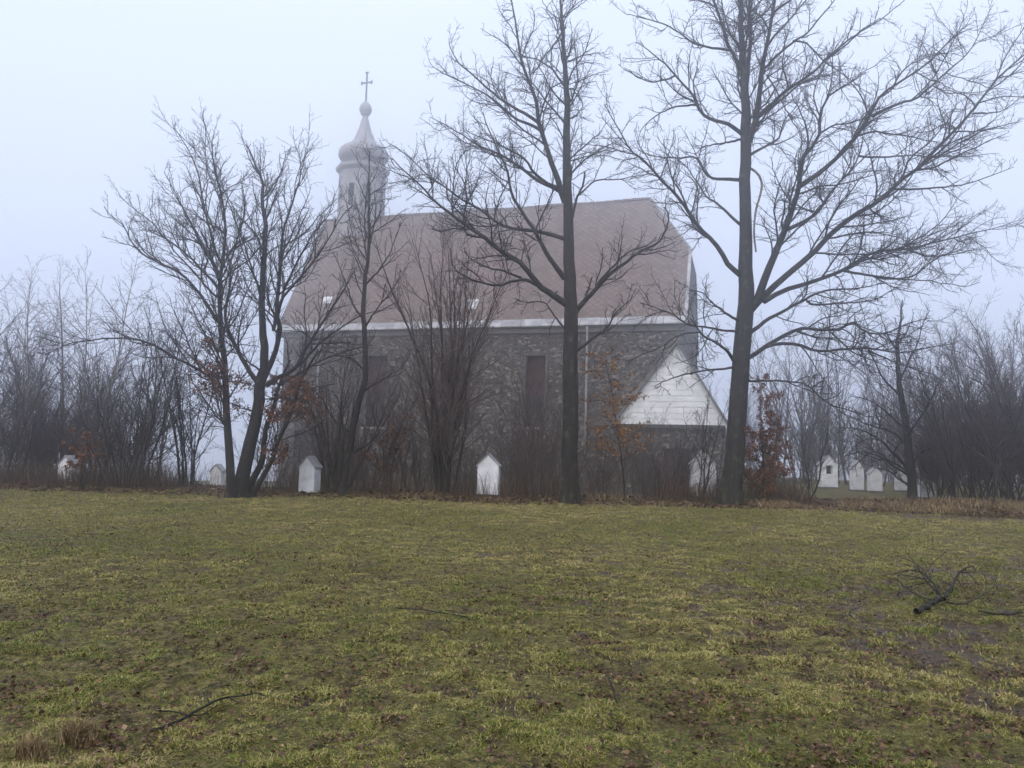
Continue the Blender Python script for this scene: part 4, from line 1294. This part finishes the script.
BG, BL_ = 'brush along the church wall', 'thin brown brush in the tangle along the foot of the church wall'
br_ = shrub_meshes(79, 12, 3.6, 0.40, 0.022, M['grey_bark'], M['brush_twig'], SHRUB, 0.10, 0.9)
for i, (px, Y, s_) in enumerate([(285, 29, .8), (318, 30.5, 1.1), (365, 27.2, .75), (398, 30, 1.15), (428, 29, 1.0), (462, 28, .7), (498, 28.2, .95), (522, 27.2, .85), (556, 30, 1.2), (585, 28.4, .85), (612, 30, .9), (640, 28, .75), (662, 29.4, .85), (776, 28.0, .6)]):
    plant('wall_brush', BL_, 'shrub', px, Y, br_, i * 2.1, s_, BG)

# the thickets
rng = np.random.default_rng(9)
th = [shrub_meshes(101, 7, 7.2, 0.30, 0.06, M['dark_bark'], M['brown_twig'], SHRUB, 0.09, 0.7),
      shrub_meshes(102, 6, 6.6, 0.50, 0.055, M['grey_bark'], M['brown_twig'], SHRUB, 0.11, 0.6),
      shrub_meshes(103, 11, 5.2, 0.42, 0.035, M['dark_bark'], M['brown_twig'], DENSE, 0.12, 0.9)]
bi = shrub_meshes(104, 3, 9.0, 0.12, 0.085, M['birch_bark'], M['birch_twig'], BIRCH, 0.03, 0.25)
bi2 = shrub_meshes(105, 2, 9.0, 0.08, 0.085, M['grey_bark'], M['birch_twig'], BIRCH, 0.03, 0.05)

plant('birch_tree', 'pale birch with drooping twigs rising above the left thicket', 'tree', 92, 29.5, bi, 0.4, 1.12)
plant('birch_tree', 'slim pale birch at the very left edge of the lawn', 'tree', 14, 30, bi, 2.4, 1.02)
plant('birch_tree', 'slim pale birch between the rusty sapling and the tallest birch of the left thicket', 'tree', 58, 32, bi2, 4.4, 1.10)
plant('birch_tree', 'second hazy birch left of the forked tree', 'tree', 158, 32, bi2, 1.4, 0.98)
plant('thicket_shrub', 'broad bare shrub of leaning pale stems midway along the left thicket', 'shrub', 128, 25.6, shrub_meshes(106, 15, 6.0, 0.52, 0.06, M['grey_bark'], M['dark_twig'], SHRUB, 0.06, 0.6), 0.0, 1.0)
plant('thicket_shrub', 'dark upright stems just left of the forked tree foot', 'shrub', 192, 26.5, shrub_meshes(107, 8, 5.2, 0.20, 0.05, M['dark_bark'], M['dark_twig'], SHRUB, 0.05, 0.5), 0.0, 1.0)
LG, LL = 'shrubs of the left thicket', 'dark bare shrub in the dense thicket along the left edge of the lawn'
for px, Y, k, s in [(-60, 27, 0, .9), (-28, 26.6, 2, 1.0), (2, 27.2, 0, .92), (24, 29.0, 1, .9), (40, 32.5, 2, 1.05), (10, 31.5, 1, .98), (-20, 33, 0, 1.0), (62, 32.5, 0, .85),
                    (88, 28.6, 2, .95), (104, 33.5, 1, .95), (116, 29.5, 0, .8), (60, 36, 1, 1.1), (142, 34, 0, .9), (30, 37, 2, 1.3), (-10, 38, 0, 1.1)]:
    plant('thicket_shrub', LL, 'shrub', px, Y, th[k], rng.uniform(0, 6.28), s * 1.05, LG)
RG, RL_ = 'shrubs of the right thicket', 'dark twiggy shrub in the dense thicket at the right edge of the lawn'
for px, Y, k, s in [(948, 29.5, 2, .82), (966, 28.2, 0, .80), (986, 27.4, 2, 1.0), (1006, 28.6, 1, .88), (1024, 27.0, 2, 1.0), (1046, 28.0, 0, .88), (1072, 27.5, 1, .95), (960, 33, 1, .9), (984, 34, 0, .95),
                    (1010, 33, 2, 1.15), (1036, 33, 0, .95), (1064, 33, 1, 1.0), (936, 33, 2, .80), (1100, 29, 0, 1.0), (1000, 38, 0, 1.1), (1050, 38, 1, 1.15), (930, 38, 2, .95)]:
    plant('thicket_shrub', RL_, 'shrub', px, Y, th[k], rng.uniform(0, 6.28), s * 1.22, RG)
plant('thicket_shrub', 'bare brush just right of the leaning tree foot', 'shrub', 926, 31.5, th[1], 2.0, 0.9)
plant('birch_tree', 'thin hazy tree rising highest from the right thicket', 'tree', 1006, 32, bi2, 2.2, 0.92)
plant('birch_tree', 'thin hazy tree right of the leaning tree in the right thicket', 'tree', 974, 35, bi2, 3.9, 0.85)

# woodland fading into the fog
fr_rng = np.random.default_rng(77)
fv, ff, fo = [], [], 0
tmpl = []
for sd in (201, 202, 203):
    r2 = np.random.default_rng(sd)
    P, R = stems(r2, 4, 9.5, 0.22, 0.10, crook=0.05, base=0.6)
    R = np.maximum(R, 0.012)
    tw_ = grow(r2, [(P[i], R[i]) for i in range(len(P))], [dict(SHRUB[0], spacing=0.30, lmax=2.6, rmin=0.011), dict(SHRUB[1], spacing=0.30, rmin=0.008)])
    tmpl.append(tube_arrays([(P, R, 5)] + [(p, r, 3) for p, r in tw_]))
for k in range(120):
    side = k % 4
    if side == 0:
        px, Y = fr_rng.uniform(-120, 225), fr_rng.uniform(42, 85)
    elif side == 1:
        px, Y = fr_rng.uniform(925, 1150), fr_rng.uniform(42, 80)
    elif side == 2:
        px, Y = fr_rng.uniform(735, 945), fr_rng.uniform(48, 75)
    else:
        px, Y = fr_rng.uniform(-150, 1180), fr_rng.uniform(75, 100)
    if 240 < px < 715 or 150 < px < 240:
        continue
    p = at(px, 480, Y); z = float(ground_base(p[0], Y)) - 0.2
    Vt, Ft = tmpl[k % 3]
    a = fr_rng.uniform(0, 6.28); s = fr_rng.uniform(0.75, 1.25) * (0.85 if side != 2 else 0.95)
    Rm = np.array([[math.cos(a), -math.sin(a), 0], [math.sin(a), math.cos(a), 0], [0, 0, 1]]) * s
    fv.append(Vt @ Rm.T + np.array([p[0], Y, z])); ff.append(Ft + fo); fo += len(Vt)
wood = link('far_woodland', fast_mesh('far_woodland', np.concatenate(fv), np.concatenate(ff), M['brown_twig'], smooth=True))
tag(wood, 'bare woodland fading into the fog beyond the church', 'woodland', kind='stuff')


# ------------------------------------------------------------------ ground cover
def scatter(rng, n, ymin, ymax, power, xspan=0.76, xpad=0.6):
    """points in the visible fan, denser towards the eye"""
    u = rng.random(n)
    y = ymin * (ymax / ymin) ** (u ** power)
    x = (rng.random(n) * 2 - 1) * (xspan * y + xpad)
    return x, y


def blades(rng, x, y, h, w, lean, tint, name, mat):
    n = len(x)
    z = ground_h(x, y) - 0.01
    a = rng.uniform(0, 2 * math.pi, n); b = rng.uniform(0, 2 * math.pi, n)
    dx, dy = np.cos(a) * w, np.sin(a) * w
    lx, ly = np.cos(b) * lean * h, np.sin(b) * lean * h
    base = np.column_stack([x, y, z])
    p0 = base - np.column_stack([dx, dy, 0 * dx]); p1 = base + np.column_stack([dx, dy, 0 * dx])
    mid = base + np.column_stack([lx * 0.35, ly * 0.35, h * 0.62])
    p2 = mid + np.column_stack([dx, dy, 0 * dx]) * 0.7; p3 = mid - np.column_stack([dx, dy, 0 * dx]) * 0.7
    p4 = base + np.column_stack([lx, ly, h * (1.0 - 0.25 * lean)])
    V = np.stack([p0, p1, p2, p3, p4], 1).reshape(-1, 3)
    o = np.arange(n)[:, None] * 5
    Fq = np.concatenate([o + np.array([[0, 1, 2]]), o + np.array([[0, 2, 3]]), o + np.array([[3, 2, 4]])])
    return link(name, fast_mesh(name, V, Fq, mat, {'tint': np.repeat(tint, 5)}))


rng = np.random.default_rng(404)
x, y = scatter(rng, 1500000, 3.3, 25.5, 0.80)
cl_ = fbm(x * 5.0, y * 5.0, 61, 3); big_ = fbm(x * 0.5, y * 0.5, 62, 3)
md_ = mud_mask(x, y)
keep = (rng.random(len(x)) < (0.60 + 0.40 * sstep(0.36, 0.58, cl_ * 0.75 + big_ * 0.25)) * (0.30 + 0.70 * sstep(0.34, 0.50, relief(x, y))) * (1 - 0.93 * md_))
x, y, cl_, big_ = x[keep], y[keep], cl_[keep], big_[keep]
n = len(x)
h = (0.014 + 0.022 * sstep(0.42, 0.72, cl_)) * rng.uniform(0.6, 1.4, n) * (1 + 0.35 * sstep(12, 24, y))
w = 0.0016 + 0.00028 * y
tint = np.clip(0.24 + 0.16 * sstep(9, 22, y) + 0.80 * big_ + 0.25 * (fbm(x * 1.5, y * 1.5, 63, 2) - 0.5) + rng.normal(0, 0.30, n), 0, 1)
g_o = blades(rng, x, y, h, w, rng.uniform(0.4, 2.2, n), tint, 'grass', M['grass'])
tag(g_o, 'short mossy olive lawn grass', 'grass', kind='stuff')

# dry tufts at the lower left
for px, py, nb_, hh, lab in ((78, 742, 520, 0.16, 'larger tuft of orange dry grass on the lawn at lower left'), (30, 757, 380, 0.13, 'smaller dark-footed tuft of dry grass at the lower left corner')):
    c = on_ground(px, py)
    r_ = np.abs(rng.normal(0, 0.042, nb_)); a_ = rng.uniform(0, 6.28, nb_)
    xx, yy = c[0] + r_ * np.cos(a_) * 1.3, c[1] + r_ * np.sin(a_)
    o = blades(rng, xx, yy, hh * rng.uniform(0.4, 1.0, nb_), np.full(nb_, 0.0022), rng.uniform(0.2, 1.1, nb_), rng.random(nb_) * 0.85, 'grass_tuft', M['dry_grass'])
    tag(o, lab, 'grass tuft', 'dry grass tufts')


def litter(rng, x, y, size, name, label, mat=None):
    z = ground_h(x, y) + rng.uniform(0.0, 0.035, len(x))
    C = np.column_stack([x, y, z])
    n = len(x)
    d = rng.normal(size=(n, 3)); d[:, 2] *= 0.35; d = norm(d)
    s = norm(np.cross(d, np.array([0, 0, 1.0]) + rng.normal(size=(n, 3)) * 0.5)); nn = np.cross(s, d)
    L = (size * rng.uniform(0.3, 1.5, n))[:, None]; w = L * rng.uniform(0.28, 0.45, n)[:, None]; k = L * rng.uniform(0.02, 0.35, n)[:, None]
    V = np.stack([C - d * L * .5, C + s * w + nn * k, C + d * L * .5 + nn * k * 0.4, C - s * w + nn * k], 1).reshape(-1, 3)
    b = np.arange(n)[:, None] * 4
    Fq = np.concatenate([b + np.array([[0, 1, 2]]), b + np.array([[0, 2, 3]])])
    o = link(name, fast_mesh(name, V, Fq, mat or M['litter'], {'tint': np.repeat(rng.beta(1.6, 2.2, n), 4)}))
    tag(o, label, 'leaves', kind='stuff')


x, y = scatter(rng, 200000, 3.4, 25.5, 0.75)
pr_ = sstep(0.50, 0.66, 0.35 * fbm(x * 0.9, y * 0.9, 91, 3) + 0.65 * fbm(x * 3.2, y * 3.2, 92, 3)) * 0.55 + 0.13 + 0.30 * sstep(18, 25, y)
pr_ = pr_ * (0.45 + 1.3 * (1 - sstep(0.38, 0.58, relief(x, y))))
k = rng.random(len(x)) < pr_
litter(rng, x[k], y[k], 0.029, 'fallen_leaves', 'brown fallen leaves strewn over the lawn')
n = 70000
x = rng.uniform(-22, 26, n); y = rng.uniform(23.4, 31, n)
k = rng.random(n) < litter_mask(x, y) * (0.4 + 0.6 * sstep(0.4, 0.6, fbm(x * .8, y * .8, 93, 3)))
litter(rng, x[k], y[k], 0.11, 'leaf_litter', 'thick strip of brown leaf litter under the trees')

# dead weeds and stalks along the tree line; pale dry grass at the right
n = 34000
x = rng.uniform(-21, 10, n); y = 25.0 + np.abs(rng.normal(0, 2.0, n))
k = rng.random(n) < sstep(0.38, 0.62, fbm(x * 0.7, y * 0.7, 95, 3)) * (0.55 + 0.45 * sstep(0, 4, x) + 0.45 * sstep(-8, -11, x)) * (1 - 0.85 * sstep(-11.5, -10.5, x) * (1 - sstep(-8.0, -7.0, x)))
x, y = x[k], y[k]; n = len(x)
o = blades(rng, x, y, rng.uniform(0.15, 1.0, n) ** 1.5 * (1 + 0.7 * sstep(26, 29, y)) * (0.6 + 1.1 * fbm(x * .5, y * .5, 96, 2)), np.full(n, 0.006), rng.uniform(0.1, 0.9, n), rng.random(n), 'undergrowth', M['weed'])
tag(o, 'dead brown weeds and stalks along the foot of the trees', 'undergrowth', kind='stuff')
n = 36000
x = rng.uniform(2.5, 24, n); y = 24.2 + np.abs(rng.normal(0, 2.3, n)) + 3.0 * (fbm(x * 0.55, x * 0 + 3.3, 98, 3) - 0.5) + rng.normal(0, 0.35, n)
k = rng.random(n) < sstep(0.40, 0.60, fbm(x * 0.6, y * 0.6, 97, 3)) * (0.15 + 0.85 * sstep(6, 11, x))
x, y = x[k], y[k]; n = len(x)
o = blades(rng, x, y, rng.uniform(0.06, 0.34, n), np.full(n, 0.008), rng.uniform(0.5, 1.6, n), rng.random(n), 'dry_grass', M['dry_grass'])
tag(o, 'flattened straw coloured grass before the right thicket', 'dry grass', kind='stuff')


# ------------------------------------------------------------------ fallen wood on the lawn
def ground_stick(name, label, paths, mat, cat='branch', twigs=True, seed=1, lift=0.02):
    rng = np.random.default_rng(seed)
    lines = []
    for pts in paths:
        W = []
        for px, py, r, dz in pts:
            g = on_ground(px, py); r = r * 0.85
            W.append((g[0], g[1], float(ground_h(g[0], g[1])) + r + lift + dz, r))
        W = np.array(W)
        lp, lr_ = smooth_line(W[:, :3], W[:, 3], 18)
        jit = np.cumsum(rng.normal(size=lp.shape), axis=0) * 0.35 * W[0, 3]; jit -= jit[0]
        lines.append((lp + jit, lr_ * rng.uniform(0.85, 1.15, 18)))
    off = lines[0][0][0].copy()
    lines = [(p - off, r) for p, r in lines]
    P = np.stack([p for p, r in lines]); R = np.stack([r for p, r in lines])
    gr = [(P, R, 8)]
    if twigs:
        tw_ = grow(rng, lines, [dict(spacing=0.16, t0=0.3, ang=(45, 15), lr=0.28, lmin=0.08, lmax=0.5, N=6, crook=0.2, up=0.0, rfac=0.55, rmin=0.003, slim=0.01)])
        gr.append((tw_[0][0], tw_[0][1], 4))
    e = link(name, tube_mesh(name, gr, mat))
    e.location = off
    tag(e, label, cat)


ground_stick('fallen_branch', 'thick forked dead branch lying on the lawn at the right', [
    [(916, 617, 0.030, 0.01), (930, 612, 0.031, 0.02), (944, 606, 0.026, 0.04)],
    [(944, 606, 0.022, 0.03), (953, 596, 0.018, 0.12), (962, 588, 0.014, 0.2), (970, 586, 0.010, 0.22), (973, 589, 0.006, 0.2)],
    [(942, 606, 0.020, 0.03), (936, 598, 0.016, 0.10), (925, 588, 0.012, 0.14), (914, 580, 0.009, 0.13), (908, 577, 0.007, 0.10), (882, 577, 0.005, 0.04)],
    [(938, 602, 0.014, 0.05), (928, 594, 0.010, 0.10), (918, 582, 0.007, 0.13)],
    [(941, 607, 0.012, 0.03), (922, 603, 0.009, 0.03), (908, 594, 0.007, 0.04), (898, 584, 0.005, 0.06)],
    [(946, 607, 0.012, 0.02), (960, 609, 0.009, 0.02), (972, 607, 0.007, 0.05), (990, 598, 0.005, 0.08), (996, 594, 0.004, 0.1)],
], M['dark_bark'], seed=51)
ground_stick('fallen_stick', 'long thin dead stick lying right of the forked branch', [
    [(978, 614, 0.010, 0.0), (992, 617, 0.014, 0.0), (1005, 619, 0.013, 0.0), (1022, 617, 0.008, 0.0)]], M['dark_bark'], 'stick', True, 52)
ground_stick('fallen_stick', 'long forked stick lying in the grass at lower left', [
    [(150, 737, 0.009, 0.0), (172, 730, 0.010, 0.0), (195, 720, 0.009, 0.01), (225, 707, 0.008, 0.02), (262, 700, 0.004, 0.02)],
    [(190, 722, 0.007, 0.0), (176, 720, 0.006, 0.01), (158, 720, 0.004, 0.01)]], M['dark_bark'], 'stick', True, 53)
ground_stick('fallen_stick', 'short dark stick poking from the grass below the middle', [
    [(606, 684, 0.006, 0.03), (612, 694, 0.008, 0.02), (618, 708, 0.006, 0.0)]], M['dark_bark'], 'stick', False, 54)
ground_stick('fallen_stick', 'thin twig lying flat in the grass left of the middle', [
    [(395, 611, 0.005, 0.0), (420, 614, 0.007, 0.01), (445, 618, 0.006, 0.0), (470, 622, 0.004, 0.0)]], M['dark_bark'], 'stick', True, 55)
